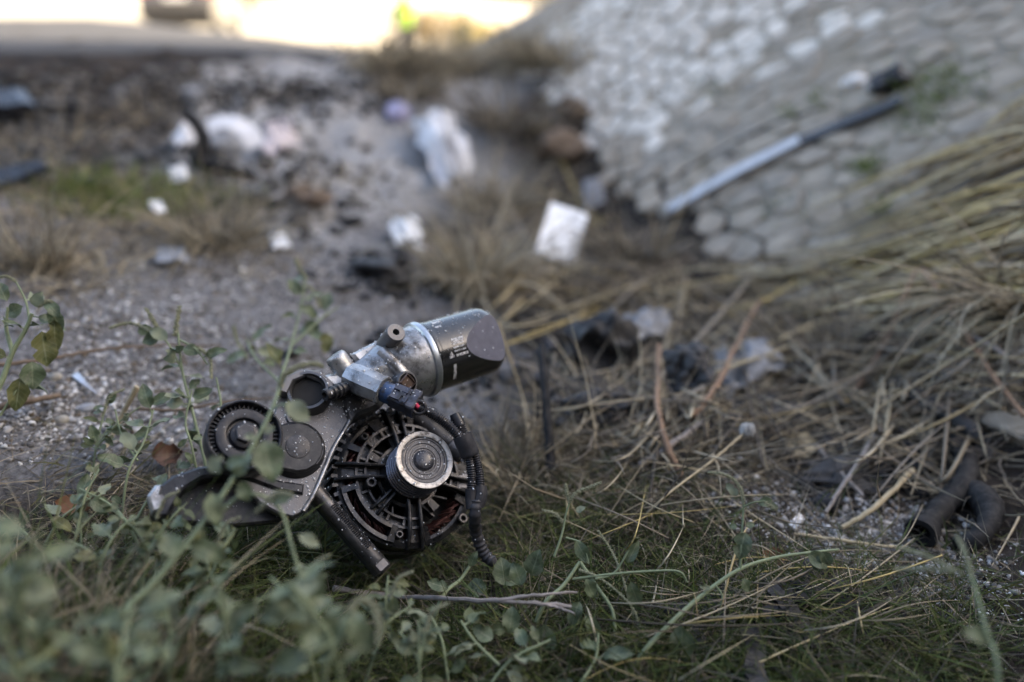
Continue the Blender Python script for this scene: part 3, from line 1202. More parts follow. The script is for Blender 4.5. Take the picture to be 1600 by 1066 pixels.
ar = sum(pts[i][0] * pts[(i + 1) % len(pts)][1] - pts[(i + 1) % len(pts)][0] * pts[i][1] for i in range(len(pts)))
if ar < 0:
    pts = pts[::-1]
tbody.prism(pts, -47, -28, AM, 2)
tarm = tbody.build('tensioner_arm', M_blackpl, unit, 35)
MB().lathe([(11.4, -28.6), (11.0, -27.6), (10.2, -27.2), (0, -27.0)], 40, TB, cap0=False).build('spring_cap', M_tenscap, tarm, 30)
# slot moulded beside the cap
MB().sector(19, 23.5, -64, -12, -33, -28.8, TB, 10).build('slot_wall', M_tens, tarm, 30)

# --- channel-shaped arm running out to the left
out_px = [(236, 778), (248, 760), (270, 743), (310, 729), (352, 724), (396, 734), (436, 750), (476, 756),
          (474, 772), (436, 766), (398, 752), (354, 741), (316, 746), (286, 764), (270, 792), (262, 806), (246, 807), (236, 795)]
arm = MB()
arm.prism(Lpoly(out_px, -34), -62, -34, AM, 2.2)
channel = arm.build('channel_arm', M_tens, unit, 30)
MB().prism(Lpoly([(250, 800), (290, 756), (354, 735), (398, 745), (474, 765), (470, 800), (436, 815), (360, 822), (280, 815)], -58), -68, -58, AM, 2).build('channel_floor', M_blackpl, channel, 30)
MB().prism(Lpoly([(230, 775), (242, 758), (254, 757), (252, 772), (262, 779), (255, 797), (238, 801)], -32), -46, -31, AM, 2.5).build('broken_tip', M_cast, channel, 30)

# --- connector, clip and wiring
c0, c1 = s1, L(652, 633, 16)
cd = (c1 - c0)
cl = cd.length
upv = Vector((0, .4, 1))
CM = frame(c0, cd, Vector((0, 0, 1)).cross(cd))
conn = MB().lathe([(9, -4), (10.2, -2), (10.2, 8), (9.4, 10)], 28, CM).build('connector_collar', M_blue, unit, 35)
cb = MB()
cb.box(-9.5, 9.5, -7.5, 8, 8, cl - 2, CM, 1.2)
cb.box(-11, 11, -9, 9, cl - 7, cl + 1, CM, 1.2)
for (x0, x1, z0, z1, y1) in ((-8, -2, 10, 20, 10), (2, 8, 10, 24, 10), (-2, 2, 17, 23, 9.4), (-8, -2.5, 23, cl - 8, 10), (2.5, 8, 26, cl - 8, 9.6)):
    if z1 > z0:
        cb.box(x0, x1, 7.5, y1, z0, z1, CM)
        cb.box(x0, x1, -y1, -7, z0, z1, CM)
cbody = cb.build('connector_plug', M_conn, unit, 25)
e0 = W(c1)
zc = proj(*e0)[2]


def camZ(q):
    return proj(q.x, q.y, q.z)[2]


rw_pts = [W(c1 + Vector((0, 2, 4)) - cd.normalized() * 9), P(645, 628, zc - .006), P(650, 633, zc - .006), P(655, 638, zc - .004)]
MB().tube(smooth_path(rw_pts, 4), .0022, 8).build('red_wire', M_red, unit, 60)
clipc = P(655, 637, zc - .004)
cm_ = Matrix.Translation(clipc) @ (ray(655, 637).to_track_quat('Z', 'Y').to_matrix().to_4x4())
ringp = [(.0058 + .0018 * math.cos(t), .0025 * math.sin(t)) for t in [2 * math.pi * k / 10 for k in range(11)]]
MB().lathe(ringp, 24, cm_, cap0=False, cap1=False).build('ring_clip', M_blackpl, unit, 50)


def corrugated(path, r, pitch=.0022, seg=12):
    path = smooth_path(path, 14)
    # resample by length
    out, rad = [path[0]], [r]
    acc = 0
    step = pitch / 4
    k = 0
    d = 0
    pos = path[0].copy()
    for i in range(1, len(path)):
        a, b = path[i - 1], path[i]
        ln = (b - a).length
        while d + step <= acc + ln + 1e-9:
            d += step
            out.append(a.lerp(b, (d - acc) / max(ln, 1e-9)))
            k += 1
            rad.append(r * (1.0 if k % 4 in (1, 2) else .80))
        acc += ln
    return MB().tube(out, rad, seg)


gend = G(774, 884)
zg = min(camZ(gend), .762)
Zm = zc + .012
corrugated([P(654, 637, zc - .002), P(672, 645, zc), P(692, 658, zc + .004), P(709, 673, zc + .006), P(722, 690, zc + .008)], .0050).build('conduit', M_cond, unit, 60)
corrugated([P(718, 664, Zm), P(722, 676, Zm), P(728, 690, Zm)], .0056).build('conduit', M_cond, unit, 60)
MB().tube([P(710, 647, Zm + .002), P(714, 656, Zm + .001), P(719, 666, Zm)], [.0048, .0060, .0060], 14).build('cut_sleeve', M_cond, unit, 40)
MB().tube(smooth_path([P(722, 680, zc + .008), P(726, 690, zc + .008), P(731, 701, zc + .009), P(735, 711, zc + .01)], 4), [.0095] * 12 + [.0088], 14).build('tape_wrap', M_tape, unit, 50)
corrugated([P(731, 706, zc + .008), P(735, 728, zc + .006), P(737, 750, zc + .004), P(736, 772, zc)], .0046).build('conduit', M_cond, unit, 60)
corrugated([P(740, 705, zc + .012), P(746, 725, zc + .010), P(750, 748, zc + .006), P(750, 768, zc + .002)], .0046).build('conduit', M_cond, unit, 60)
MB().tube(smooth_path([P(736, 764, zc + .001), P(736, 780, zc), P(737, 795, zc - .002)], 4), .0054, 14).build('sleeve', M_tape, unit, 50)
MB().tube(smooth_path([P(750, 760, zc + .004), P(751, 775, zc + .002), P(746, 791, zc)], 4), .0064, 14).build('sleeve', M_tape, unit, 50)
tail = smooth_path([P(744, 782, zc - .001), P(742, 805, zc - .004), P(743, 828, .5 * zc + .5 * zg), P(749, 849, zg - .004), P(758, 867, zg - .002), P(773, 882, zg - .004)], 8)
rad = [.0056 + .0007 * math.sin(k * 1.9) for k in range(len(tail))]
rad[-1] = .004
MB().tube(tail, rad, 12).build('taped_cable', M_tape, unit, 50)
# ------------------------------------------------------------------ beyond the ditch: car, person, shrubs, hills
M_carpaint = mat('silver_car_paint', (.13, .12, .11), .3, .3, var=.05, scale=3, coat=.6)
M_carblack = mat('car_black_trim', (.02, .02, .02), .5, 0, var=.2, scale=8)
M_glass = mat('car_glass', (.02, .025, .03), .06, 0, var=0)
M_tail = mat('tail_lamp_red', (.45, .015, .02), .2, 0, var=.1, scale=10)
M_tyre = mat('tyre_rubber', (.02, .02, .02), .85, 0, var=.2, scale=20)
M_rimc = mat('wheel_rim', (.45, .45, .46), .35, .8, var=.1, scale=10)
M_platew = mat('number_plate_white', (.7, .7, .68), .5, 0, var=.05, scale=10)


def make_car(x, y):
    z0 = gz(x, y)
    car = thing('parked_car', (x, y, z0), 'silver hatchback car parked on the sunlit road, seen from behind', 'car')
    T = Matrix.Translation((x, y, z0))
    # side profile (y forward, z up) lofted across the width with tumblehome
    low = [(-.05, .46), (.0, .42), (.35, .36), (3.75, .36), (4.12, .42), (4.2, .68), (4.12, .95), (3.2, 1.14), (2.95, 1.16), (.10, 1.20), (-.03, 1.0), (-.08, .75)]
    n = len(low)
    b = MB()
    vs, fs = [], []
    ws = [(-.86, .93), (-.84, .98), (-.6, 1.0), (.6, 1.0), (.84, .98), (.86, .93)]
    for w, sc in ws:
        for (yy, zz) in low:
            cy, cz = 2.05, .78
            vs.append((w, cy + (yy - cy) * sc, cz + (zz - cz) * sc))
    for i in range(len(ws) - 1):
        for k in range(n):
            k2 = (k + 1) % n
            fs.append((i * n + k, i * n + k2, (i + 1) * n + k2, (i + 1) * n + k))
    fs.append(tuple(range(n)))
    fs.append(tuple(range(len(ws) * n - 1, (len(ws) - 1) * n - 1, -1)))
    b.add(vs, fs, T)
    # cabin
    cab0 = [(-.80, .10), (.80, .10), (.80, 3.05), (-.80, 3.05)]
    cab1 = [(-.60, .50), (.60, .50), (.60, 2.15), (-.60, 2.15)]
    vs = [(p[0], p[1], 1.16) for p in cab0] + [(p[0], p[1], 1.63) for p in cab1]
    vs += [(p[0] * .8, .75 + (p[1] - .5) * .75, 1.69) for p in cab1]
    fs = [(0, 1, 5, 4), (1, 2, 6, 5), (2, 3, 7, 6), (3, 0, 4, 7), (4, 5, 9, 8), (5, 6, 10, 9), (6, 7, 11, 10), (7, 4, 8, 11), (8, 9, 10, 11)]
    b.add(vs, fs, T)
    b.build('body', M_carpaint, car, 35)

    def quad(name, pts, m, parent=car, off=(0, 0, 0)):
        c = sum((Vector(q) for q in pts), Vector()) / len(pts)
        nrm = (Vector(pts[1]) - Vector(pts[0])).cross(Vector(pts[2]) - Vector(pts[0])).normalized()
        out = nrm * .012
        mb = MB()
        q0 = [Vector(q) - out for q in pts]
        q1 = [Vector(q) + out for q in pts]
        k = len(pts)
        mb.add(q0 + q1, [tuple(range(k - 1, -1, -1)), tuple(range(k, 2 * k))] + [(i, (i + 1) % k, k + (i + 1) % k, k + i) for i in range(k)], T)
        return mb.build(name, m, parent, 0)
    quad('rear_window', [(-.66, .20, 1.26), (.66, .20, 1.26), (.55, .45, 1.58), (-.55, .45, 1.58)], M_glass)
    quad('windscreen', [(.68, 2.92, 1.22), (-.68, 2.92, 1.22), (-.55, 2.27, 1.58), (.55, 2.27, 1.58)], M_glass)
    for s in (-1, 1):
        for (ya, yb, yc, yd) in ((.55, 1.35, 1.35, .72), (1.45, 2.6, 2.08, 1.45)):
            pts = [(s * .765, ya, 1.24), (s * .765, yb, 1.24), (s * .635, yc, 1.56), (s * .635, yd, 1.56)]
            quad('side_window', pts if s > 0 else pts[::-1], M_glass)
        MB().box(s * .68 - .10, s * .68 + .10, -.10, .12, .98, 1.26, T, .03).build('tail_lamp', M_tail, car, 30)
        MB().box(s * .92 - .09, s * .92 + .09, 2.5, 2.62, 1.16, 1.30, T, .03).build('mirror', M_carblack, car, 30)
    MB().box(-.84, .84, -.16, .1, .40, .72, T, .05).build('bumper', M_carblack, car, 30)
    MB().box(-.26, .26, -.115, -.09, .84, .95, T).build('number_plate', M_platew, car, 0)
    MB().box(-.7, .7, .2, 3.9, .24, .42, T).build('underbody', M_carblack, car, 0)
    for s in (-1, 1):
        for yy in (.72, 3.35):
            m = T @ Matrix.Translation((s * .76, yy, .34)) @ Matrix.Rotation(math.pi / 2, 4, 'Y')
            w = MB().lathe([(.22, -.1), (.32, -.1), (.34, -.07), (.34, .07), (.32, .1), (.22, .1)], 28, m, cap0=False, cap1=False).build('wheel', M_tyre, car, 40)
            MB().lathe([(.2, -.07), (.19, .06), (.05, .09), (0, .09)] if s > 0 else [(.2, .07), (.19, -.06), (.05, -.09), (0, -.09)], 20, m, cap0=False).build('rim', M_rimc, w, 40)
    car.rotation_euler.z = .16
    car.scale = (1.08, 1.08, 1.08)
    return car


make_car(-8.45, 21.8)

M_vest = mat('hi_vis_vest', (.24, .40, .03), .8, 0, var=.08, scale=6)
M_cloth = mat('dark_clothing', (.03, .035, .06), .9, 0, var=.2, scale=12)


def skin_mesh(name, verts, edges, radii, root, m, parent, levels=2):
    me = bpy.data.meshes.new(name)
    me.from_pydata(verts, edges, [])
    o = bpy.data.objects.new(name, me)
    col.objects.link(o)
    md = o.modifiers.new('skin', 'SKIN')
    sv = me.skin_vertices[0].data
    for i, r in enumerate(radii):
        sv[i].radius = r if isinstance(r, tuple) else (r, r)
        sv[i].use_root = (i == root)
    sb = o.modifiers.new('sub', 'SUBSURF')
    sb.levels = sb.render_levels = levels
    dg = bpy.context.evaluated_depsgraph_get()
    me2 = bpy.data.meshes.new_from_object(o.evaluated_get(dg))
    o.modifiers.clear()
    o.data = me2
    me2.materials.clear()
    me2.materials.append(m)
    for p_ in me2.polygons:
        p_.use_smooth = True
    o.parent = parent
    return o


def make_person(x, y):
    z0 = gz(x, y)
    pr_ = thing('person', (x, y, z0), 'person in yellow-green hi-vis vest and dark trousers standing on the sunlit road', 'person')
    V_ = [(0, 0, .95), (0, 0, 1.15), (0, .01, 1.36), (0, .01, 1.47), (0, .01, 1.56), (0, -.01, 1.68), (0, 0, 1.76),
          (.19, 0, 1.42), (.24, .03, 1.16), (.21, -.06, .93), (.20, -.10, .86),
          (-.19, 0, 1.42), (-.36, .05, 1.18), (-.30, -.08, 1.0), (-.24, -.13, .95),
          (.10, 0, .90), (.12, .02, .50), (.13, .03, .10), (.14, -.10, .04),
          (-.10, 0, .90), (-.11, -.04, .50), (-.11, .03, .10), (-.12, -.10, .04)]
    E_ = [(0, 1), (1, 2), (2, 3), (3, 4), (4, 5), (5, 6), (2, 7), (7, 8), (8, 9), (9, 10), (2, 11), (11, 12), (12, 13), (13, 14),
          (0, 15), (15, 16), (16, 17), (17, 18), (0, 19), (19, 20), (20, 21), (21, 22)]
    R_ = [(.15, .11), (.15, .11), (.17, .11), (.06, .06), (.075, .085), (.085, .10), (.05, .06),
          .07, .05, .04, .035, .07, .055, .045, .04,
          .09, .065, .045, .04, .09, .065, .045, .04]
    skin_mesh('body', V_, E_, R_, 0, M_cloth, pr_)
    vb = MB()
    prof = [(.90, .20, .145), (1.05, .195, .145), (1.2, .20, .15), (1.35, .215, .145), (1.44, .19, .12), (1.49, .09, .08)]
    seg = 24
    vs = [(w * math.cos(2 * math.pi * k / seg), d * math.sin(2 * math.pi * k / seg), z) for (z, w, d) in prof for k in range(seg)]
    fs = [(i * seg + k, i * seg + (k + 1) % seg, (i + 1) * seg + (k + 1) % seg, (i + 1) * seg + k) for i in range(len(prof) - 1) for k in range(seg)]
    vb.add(vs, fs, Matrix.Translation((x, y, z0)))
    vb.build('vest', M_vest, pr_, 60)
    hm = mat('skin_and_hair', (.10, .06, .045), .7, 0, var=.2, scale=10)
    hb = MB().lathe([(.0, 1.83), (.06, 1.82), (.095, 1.76), (.10, 1.70), (.09, 1.66)], 20, Matrix.Translation((x, y, z0)), cap1=False)
    hb.build('hair', hm, pr_, 60)


make_person(-2.62, 21.0)


def leaf_cloud(n, centre, rad, size, seed, squash=1.0, clumps=14):
    r = np.random.default_rng(seed)
    cc = r.normal(size=(clumps, 3))
    cc /= np.linalg.norm(cc, axis=1)[:, None]
    cc *= (r.random((clumps, 1)) ** .5) * .75
    which = r.integers(0, clumps, n)
    pts = cc[which] + r.normal(size=(n, 3)) * .20
    pts *= np.array([rad[0], rad[1], rad[2]])
    pts += np.array(centre)
    d = r.normal(size=(n, 3))
    d /= np.linalg.norm(d, axis=1)[:, None]
    u_ = np.cross(d, r.normal(size=(n, 3)))
    u_ /= np.linalg.norm(u_, axis=1)[:, None] + 1e-9
    s = size * (.6 + .8 * r.random((n, 1)))
    V_ = np.stack([pts - u_ * s * .5, pts + d * s * .5 - u_ * 0, pts + d * s + u_ * s * .3, pts + u_ * s * .6], 1).reshape(-1, 3)
    F_ = np.arange(n * 4).reshape(n, 4)
    return V_, F_


M_dryleaf = mat('dry_yellow_foliage', (.42, .33, .13), .8, 0, var=.35, scale=3, transl=.3)
M_oliveleaf = mat('olive_foliage', (.20, .185, .10), .8, 0, var=.35, scale=3, transl=.3)
M_brownleaf = mat('brown_foliage', (.30, .23, .12), .8, 0, var=.35, scale=4, transl=.3)
M_bark = mat('bark', (.13, .10, .075), .9, 0, var=.3, scale=12, bump=.5)


def shrub(name, label, cat, x, y, w, h, m, n, seed, leaf=.06, trunk_h=.25):
    z0 = gz(x, y)
    t = thing(name, (x, y, z0), label, cat, 'shrubs and trees beyond the road')
    r = random.Random(seed)
    tr = MB()
    for k in range(5):
        a = r.uniform(0, 6.28)
        tip = Vector((x + math.cos(a) * w * .3, y + math.sin(a) * w * .3, z0 + h * r.uniform(.6, .85)))
        mid = Vector((x + math.cos(a) * w * .06, y + math.sin(a) * w * .06, z0 + h * trunk_h))
        tr.tube(smooth_path([Vector((x, y, z0 - .05)), mid, tip], 5), [h * .03] * 5 + [h * .018] * 5 + [h * .004], 7)
    tr.build('trunk', m if False else M_bark, t, 60)
    V_, F_ = leaf_cloud(n, (x, y, z0 + h * (.55 + trunk_h * .3)), (w * .5, w * .5, h * .48), leaf, seed)
    o = mesh_np('crown', V_ - np.array([x, y, z0]), F_, m)
    o.parent = t


shrub('yellow_tree', 'yellow autumn tree behind the parked car', 'tree', -17.5, 58, 6.5, 6.0, M_dryleaf, 3500, 1, .35, .3)
shrub('olive_shrub', 'olive-yellow shrub to the right of the person', 'shrub', -.75, 17.0, 1.2, 1.15, M_oliveleaf, 1600, 2, .09)
shrub('dry_shrub', 'low pale dry shrub behind the olive-yellow shrub', 'shrub', -2.1, 24.0, 2.6, 1.3, M_brownleaf, 1600, 3, .1)
shrub('dry_shrub', 'dry beige shrub midway between person and stone slope', 'shrub', -.35, 12.5, 1.3, .95, M_dryleaf, 1600, 4, .06)
shrub('green_shrub', 'small dark green bush near the foot of the stone slope end', 'shrub', .05, 9.6, .38, .55, M_oliveleaf, 700, 5, .045)
shrub('dry_shrub', 'dry tan brush hugging the far end of the stone slope', 'shrub', .75, 8.4, 1.1, .80, M_brownleaf, 1600, 6, .05)
shrub('bushy_tree', 'tan bushy tree above the end of the stone slope', 'tree', 1.55, 8.6, 1.6, 2.1, M_dryleaf, 2600, 7, .07, .2)
shrub('dry_shrub', 'dry beige brush farthest right before the stone slope hides it', 'shrub', .9, 15.5, 2.2, 1.0, M_dryleaf, 1500, 8, .08)

shrub('dry_shrub', 'low tan brush on the end of the slope, nearest the ditch top', 'shrub', .15, 5.05, .5, .28, M_brownleaf, 900, 11, .035)
shrub('dry_shrub', 'tan brush halfway up the edge of the stone slope end', 'shrub', .62, 5.2, .6, .34, M_dryleaf, 1100, 12, .04)
shrub('dry_shrub', 'topmost tan brush on the edge of the stone slope end', 'shrub', 1.05, 5.35, .7, .42, M_brownleaf, 1300, 13, .045)
M_hill = mat('dry_hill', (.40, .35, .27), .95, 0, var=.3, scale=.02)
hx = np.linspace(-260, 260, 90)
hv = []
for k, (yy, f) in enumerate(((190, 0), (230, .7), (290, 1.0), (420, 0))):
    hz = -2 + f * (6.5 + 4.0 * fbm(hx, hx * 0 + k * .3, .012, 3, 91)) * (1 - .75 * sstep(-60, 20, hx))
    hv.append(np.stack([hx, hx * 0 + yy, hz], -1))
hv = np.concatenate(hv)
ii = (np.arange(3)[:, None] * 90 + np.arange(89)[None, :]).ravel()
hills = mesh_np('hills', hv, np.stack([ii, ii + 1, ii + 91, ii + 90], -1), M_hill, None, 'structure', True)
tag(hills, 'low dry hills on the horizon')
# ------------------------------------------------------------------ litter and wreckage lying in the ditch
M_white = mat('white_paper', (.84, .85, .86), .7, 0, var=.06, scale=60, bump=.1, bscale=120)
M_whitecloth = mat('white_cloth', (.70, .70, .72), .85, 0, var=.12, scale=30, bump=.4, bscale=90, second=(.42, .39, .35), sec_scale=16, sec_lo=.54, sec_hi=.72)
M_lilac = mat('lilac_scrap', (.52, .50, .72), .7, 0, var=.12, scale=40)
M_pink = mat('pinkish_white_cloth', (.50, .45, .47), .8, 0, var=.15, scale=30, bump=.3, bscale=80)
M_rubber = mat('black_rubber', (.012, .012, .013), .75, 0, dust=.12, spec=.25, var=.35, scale=60, bump=.3, bscale=200, rvar=.12)
M_gloss = mat('glossy_black_plastic', (.015, .015, .018), .25, 0, var=.35, scale=60, rvar=.1)
M_charred = mat('charred_scrap', (.014, .0135, .0145), .6, 0, dust=.12, var=.5, scale=120, bump=.7, bscale=260, second=(.16, .16, .17), sec_scale=200,
                sec_lo=.66, sec_hi=.70)
M_silver = mat('silver_trim', (.50, .505, .52), .45, .4, var=.15, scale=30)
M_tarp = mat('grey_fabric', (.25, .26, .28), .9, 0, var=.3, scale=50, bump=.6, bscale=160)
M_deadleaf = mat('dead_leaf_brown', (.11, .055, .035), .6, 0, var=.35, scale=120)
M_orangeleaf = mat('dead_leaf_orange', (.17, .08, .04), .7, 0, var=.35, scale=90, transl=.2)
M_pebble = mat('pebble', (.30, .28, .24), .7, 0, var=.25, scale=150, bump=.3, bscale=300)
M_glassy = mat('glassy_shard', (.42, .45, .50), .15, .2, var=.2, scale=80)
M_twig = mat('twig_bark', (.15, .11, .08), .85, 0, var=.35, scale=160, bump=.5, bscale=500)
M_twiggrey = mat('grey_twig', (.26, .23, .21), .85, 0, var=.3, scale=160, bump=.4, bscale=500)
M_straw = mat('straw_stalk', (.40, .33, .21), .7, 0, var=.25, scale=120)
M_redstem = mat('reddish_dry_stem', (.24, .15, .095), .8, 0, var=.3, scale=120, bump=.3, bscale=400)
M_fluff = mat('seed_fluff', (.66, .65, .63), .9, 0, var=.1, scale=100, transl=.3)


def lump(name, label, cat, px, py, wpx, hpx, dpx, m, seed, rough=.35, lift=0.0, rot=0.0, group=None, parent=None, sub=4, freq=1.7):
    """crumpled soft thing resting on the ground; sizes given as they show in the photograph"""
    import bmesh
    q = G(px, py + hpx * .5 * .55)
    z = camZ(q)
    sx, sy, sz = wpx / FPX * z, dpx / FPX * z, hpx / FPX * z
    bm = bmesh.new()
    bmesh.ops.create_icosphere(bm, subdivisions=sub, radius=.5)
    for v in bm.verts:
        n_ = mnoise.noise_vector(v.co * freq + Vector((seed * 3.1, seed, -seed)))
        n2 = 1 - 2.4 * abs(mnoise.noise(v.co * freq * 1.1 + Vector((seed, -seed * 2, 5))))
        n3 = 1 - 2.4 * abs(mnoise.noise(v.co * freq * 2.6 + Vector((-seed, seed * 2, 9))))
        v.co = v.co * (.92 + rough * .8 * n2 + rough * .4 * n3) + n_ * rough * .6
    c, s = math.cos(rot), math.sin(rot)
    for v in bm.verts:
        x, y, zz = v.co
        zz = max(zz, -.42)
        x, zz = x * c - zz * s, x * s + zz * c
        v.co = Vector((x * sx, y * sy, (zz + .42) * sz))
    me = bpy.data.meshes.new(name)
    bm.to_mesh(me)
    bm.free()
    for p_ in me.polygons:
        p_.use_smooth = True
    me.materials.append(m)
    o = bpy.data.objects.new(name, me)
    o.location = (q.x, q.y, q.z - .003 + lift)
    col.objects.link(o)
    if parent is None:
        tag(o, label, cat, group)
    else:
        o.location = o.location - root_loc(parent)
        o.parent = parent
    return o


def strip(name, label, cat, pts, width, thick, m, nrm=Vector((0, 0, 1)), crumple=0.0, seed=0, group=None, parent=None, n=8, taper=None):
    """bent flat strip with real thickness along world points"""
    path = smooth_path(pts, n)
    mb = MB()
    k = len(path)
    r = random.Random(seed)
    vs, fs = [], []
    for i, q in enumerate(path):
        d = (path[min(i + 1, k - 1)] - path[max(i - 1, 0)]).normalized()
        nn = (nrm - d * nrm.dot(d)).normalized()
        s = d.cross(nn)
        w = width * (taper(i / (k - 1)) if taper else 1) * (1 + crumple * r.uniform(-.3, .3))
        qq = q + nn * crumple * width * r.uniform(-.3, .3)
        vs += [qq - s * w / 2, qq + s * w / 2, qq + s * w / 2 * .96 + nn * thick, qq - s * w / 2 * .96 + nn * thick]
    for i in range(k - 1):
        a, b = 4 * i, 4 * i + 4
        for j in range(4):
            j2 = (j + 1) % 4
            fs.append((a + j, b + j, b + j2, a + j2))
    fs.append((0, 1, 2, 3))
    fs.append((4 * k - 1, 4 * k - 2, 4 * k - 3, 4 * k - 4))
    mb.add(vs, fs)
    if parent is not None:
        return mb.build(name, m, parent, 40)
    q0 = min(path, key=lambda v: v.z)
    o = mb.build(name, m, None, 40, origin=Vector((q0.x, q0.y, q0.z)))
    return tag(o, label, cat, group)


def rod(name, label, cat, pts, r0, r1, m, seg=8, group=None, wob=0.0, seed=0, parent=None, n=8):
    path = smooth_path(pts, n)
    rr = random.Random(seed)
    k = len(path)
    rad = [(r0 + (r1 - r0) * i / (k - 1)) * (1 + wob * rr.uniform(-.3, .3)) for i in range(k)]
    path = [q + Vector((rr.uniform(-1, 1), rr.uniform(-1, 1), rr.uniform(-1, 1))) * wob * r0 * .6 for q in path]
    mb = MB().tube(path, rad, seg)
    if parent is not None:
        return mb.build(name, m, parent, 60)
    q0 = min(path, key=lambda v: v.z)
    return tag(mb.build(name, m, None, 60, origin=Vector((q0.x, q0.y, q0.z))), label, cat, group)


# white card leaning on the straw
cq = [G(896, 416, .004), G(836, 392, .006)]
zb = camZ(cq[0]) - .03
tl, tr_ = P(861, 316, zb + .12), P(919, 335, zb + .13)
br, bl = P(896, 416, zb), P(836, 392, zb - .005)
card = MB()
nrm = (tr_ - tl).cross(bl - tl).normalized()
if nrm.dot(CC - tl) < 0:
    nrm = -nrm
vs, fs = [], []
for j in range(9):
    for i in range(7):
        u_, v_ = i / 6, j / 8
        q = (tl * (1 - u_) + tr_ * u_) * (1 - v_) + (bl * (1 - u_) + br * u_) * v_
        q = q + nrm * (.008 * math.sin(math.pi * v_) * (1 - u_ * .5))
        vs.append(q)
for j in range(8):
    for i in range(6):
        k = j * 7 + i
        fs.append((k, k + 1, k + 8, k + 7))
card.add(vs, fs)
M_card = mat('smooth_white_card', (.86, .87, .88), .55, 0, var=.02, scale=20)
co_ = card.build('white_card', M_card, None, 60, origin=Vector(bl))
sm = co_.modifiers.new('thickness', 'SOLIDIFY')
sm.thickness = .0012
tag(co_, 'blank white card leaning upright on the dry straw', 'card')



def sheet(name, label, cat, quad_px, amp, m, seed, lifts=(.02, .02, .02, .02), freq=9, group=None, n=22, thick=.0015):
    """crumpled sheet: four corners given where they show, its folds and torn outline in the mesh"""
    q = [G(x, y, l) for (x, y), l in zip(quad_px, lifts)]
    size = ((q[1] - q[0]).length + (q[3] - q[0]).length) / 2
    nr = (q[1] - q[0]).cross(q[3] - q[0]).normalized()
    if nr.z < 0:
        nr = -nr
    vs, fs = [], []
    for j in range(n):
        for i in range(n):
            u_, v_ = i / (n - 1), j / (n - 1)
            # ragged outline
            du = .07 * mnoise.noise(Vector((v_ * 4, seed, 0))) + .03 * mnoise.noise(Vector((v_ * 13, seed, 3)))
            dv = .07 * mnoise.noise(Vector((u_ * 4, seed, 7))) + .03 * mnoise.noise(Vector((u_ * 13, seed, 9)))
            a, b = u_ + du, v_ + dv
            p_ = (q[0] * (1 - a) + q[1] * a) * (1 - b) + (q[3] * (1 - a) + q[2] * a) * b
            f1 = 1 - 2 * abs(mnoise.noise(Vector((a * freq * .35, b * freq * .35, seed * 1.7))))
            f2 = 1 - 2 * abs(mnoise.noise(Vector((a * freq, b * freq, seed * 2.3))))
            edge = min(u_, v_, 1 - u_, 1 - v_) * 4
            h_ = amp * size * (f1 * .75 + f2 * .3) * (.35 + .65 * min(1, edge))
            lat = mnoise.noise_vector(Vector((a * freq * .5, b * freq * .5, seed))) * amp * size * .35
            p_ = p_ + nr * h_ + lat
            vs.append(p_)
    for j in range(n - 1):
        for i in range(n - 1):
            k = j * n + i
            fs.append((k, k + 1, k + n + 1, k + n))
    gg = ground_z(np.array([t.x for t in vs]), np.array([t.y for t in vs])) + .002
    for t, g_ in zip(vs, gg):
        t.z = max(t.z, float(g_))
    o0 = min(q, key=lambda t: t.z)
    o = MB().add(vs, fs).build(name, m, None, 40, origin=o0.copy())
    md = o.modifiers.new('thickness', 'SOLIDIFY')
    md.thickness = thick
    return tag(o, label, cat, group)


sheet('white_cloth', 'big crumpled white cloth on the gravel beyond the straw tuft', 'cloth', [(640, 196), (708, 180), (744, 268), (688, 290)], .24, M_whitecloth, 3, (.04, .05, .05, .03))
lump('lilac_scrap', 'small lilac scrap of plastic beyond the white cloth', 'scrap', 622, 181, 34, 30, 30, M_lilac, 5, .25)
sheet('white_scrap', 'torn white paper scrap left of the straw tuft', 'paper scrap', [(608, 356), (650, 350), (660, 374), (622, 384)], .25, M_white, 11)
lump('white_scrap', 'tiny white chip below the torn paper scrap', 'paper scrap', 652, 388, 18, 13, 14, M_white, 12, .4)
sheet('white_scrap', 'white plastic chip alone on the grey gravel bank', 'plastic chip', [(420, 372), (444, 370), (454, 388), (430, 391)], .15, M_white, 13, (.01, .01, .01, .01))
sheet('white_scrap', 'white flake in the green grass patch on the left', 'paper scrap', [(232, 318), (250, 316), (258, 332), (240, 333)], .2, M_white, 14, (.03, .03, .03, .03))
sheet('white_scrap', 'white torn scrap in front of the black rubber trim', 'paper scrap', [(264, 264), (288, 258), (296, 280), (270, 284)], .3, M_white, 15, (.03, .04, .03, .02))
sheet('white_scrap', 'pale crumpled scrap left of the black rubber trim', 'paper scrap', [(270, 214), (296, 210), (300, 230), (274, 234)], .3, M_whitecloth, 16)
lump('white_scrap', 'faint grey-white scrap at the top of the dark bank', 'paper scrap', 305, 152, 30, 22, 24, M_tarp, 17, .4)
sheet('pink_cloth', 'pinkish white cloth heap beside the white arched strip', 'cloth', [(408, 214), (458, 206), (470, 236), (416, 246)], .3, M_pink, 18)
lump('dark_hat', 'dark crumpled cap on top of the pinkish cloth heap', 'cap', 433, 198, 42, 24, 34, M_rubber, 19, .35)
sheet('pale_rag', 'pale crumpled rag behind the white card', 'rag', [(912, 288), (940, 280), (946, 318), (916, 330)], .25, M_tarp, 20, (.06, .06, .03, .03))
lump('dark_clod', 'dark earth clod at the top of the ditch under the slope', 'clod', 892, 176, 46, 36, 40, M_twig, 21, .35)
lump('dark_clod', 'large dark brush clod at the foot of the pale slope', 'clod', 880, 236, 62, 46, 50, M_twig, 22, .4)

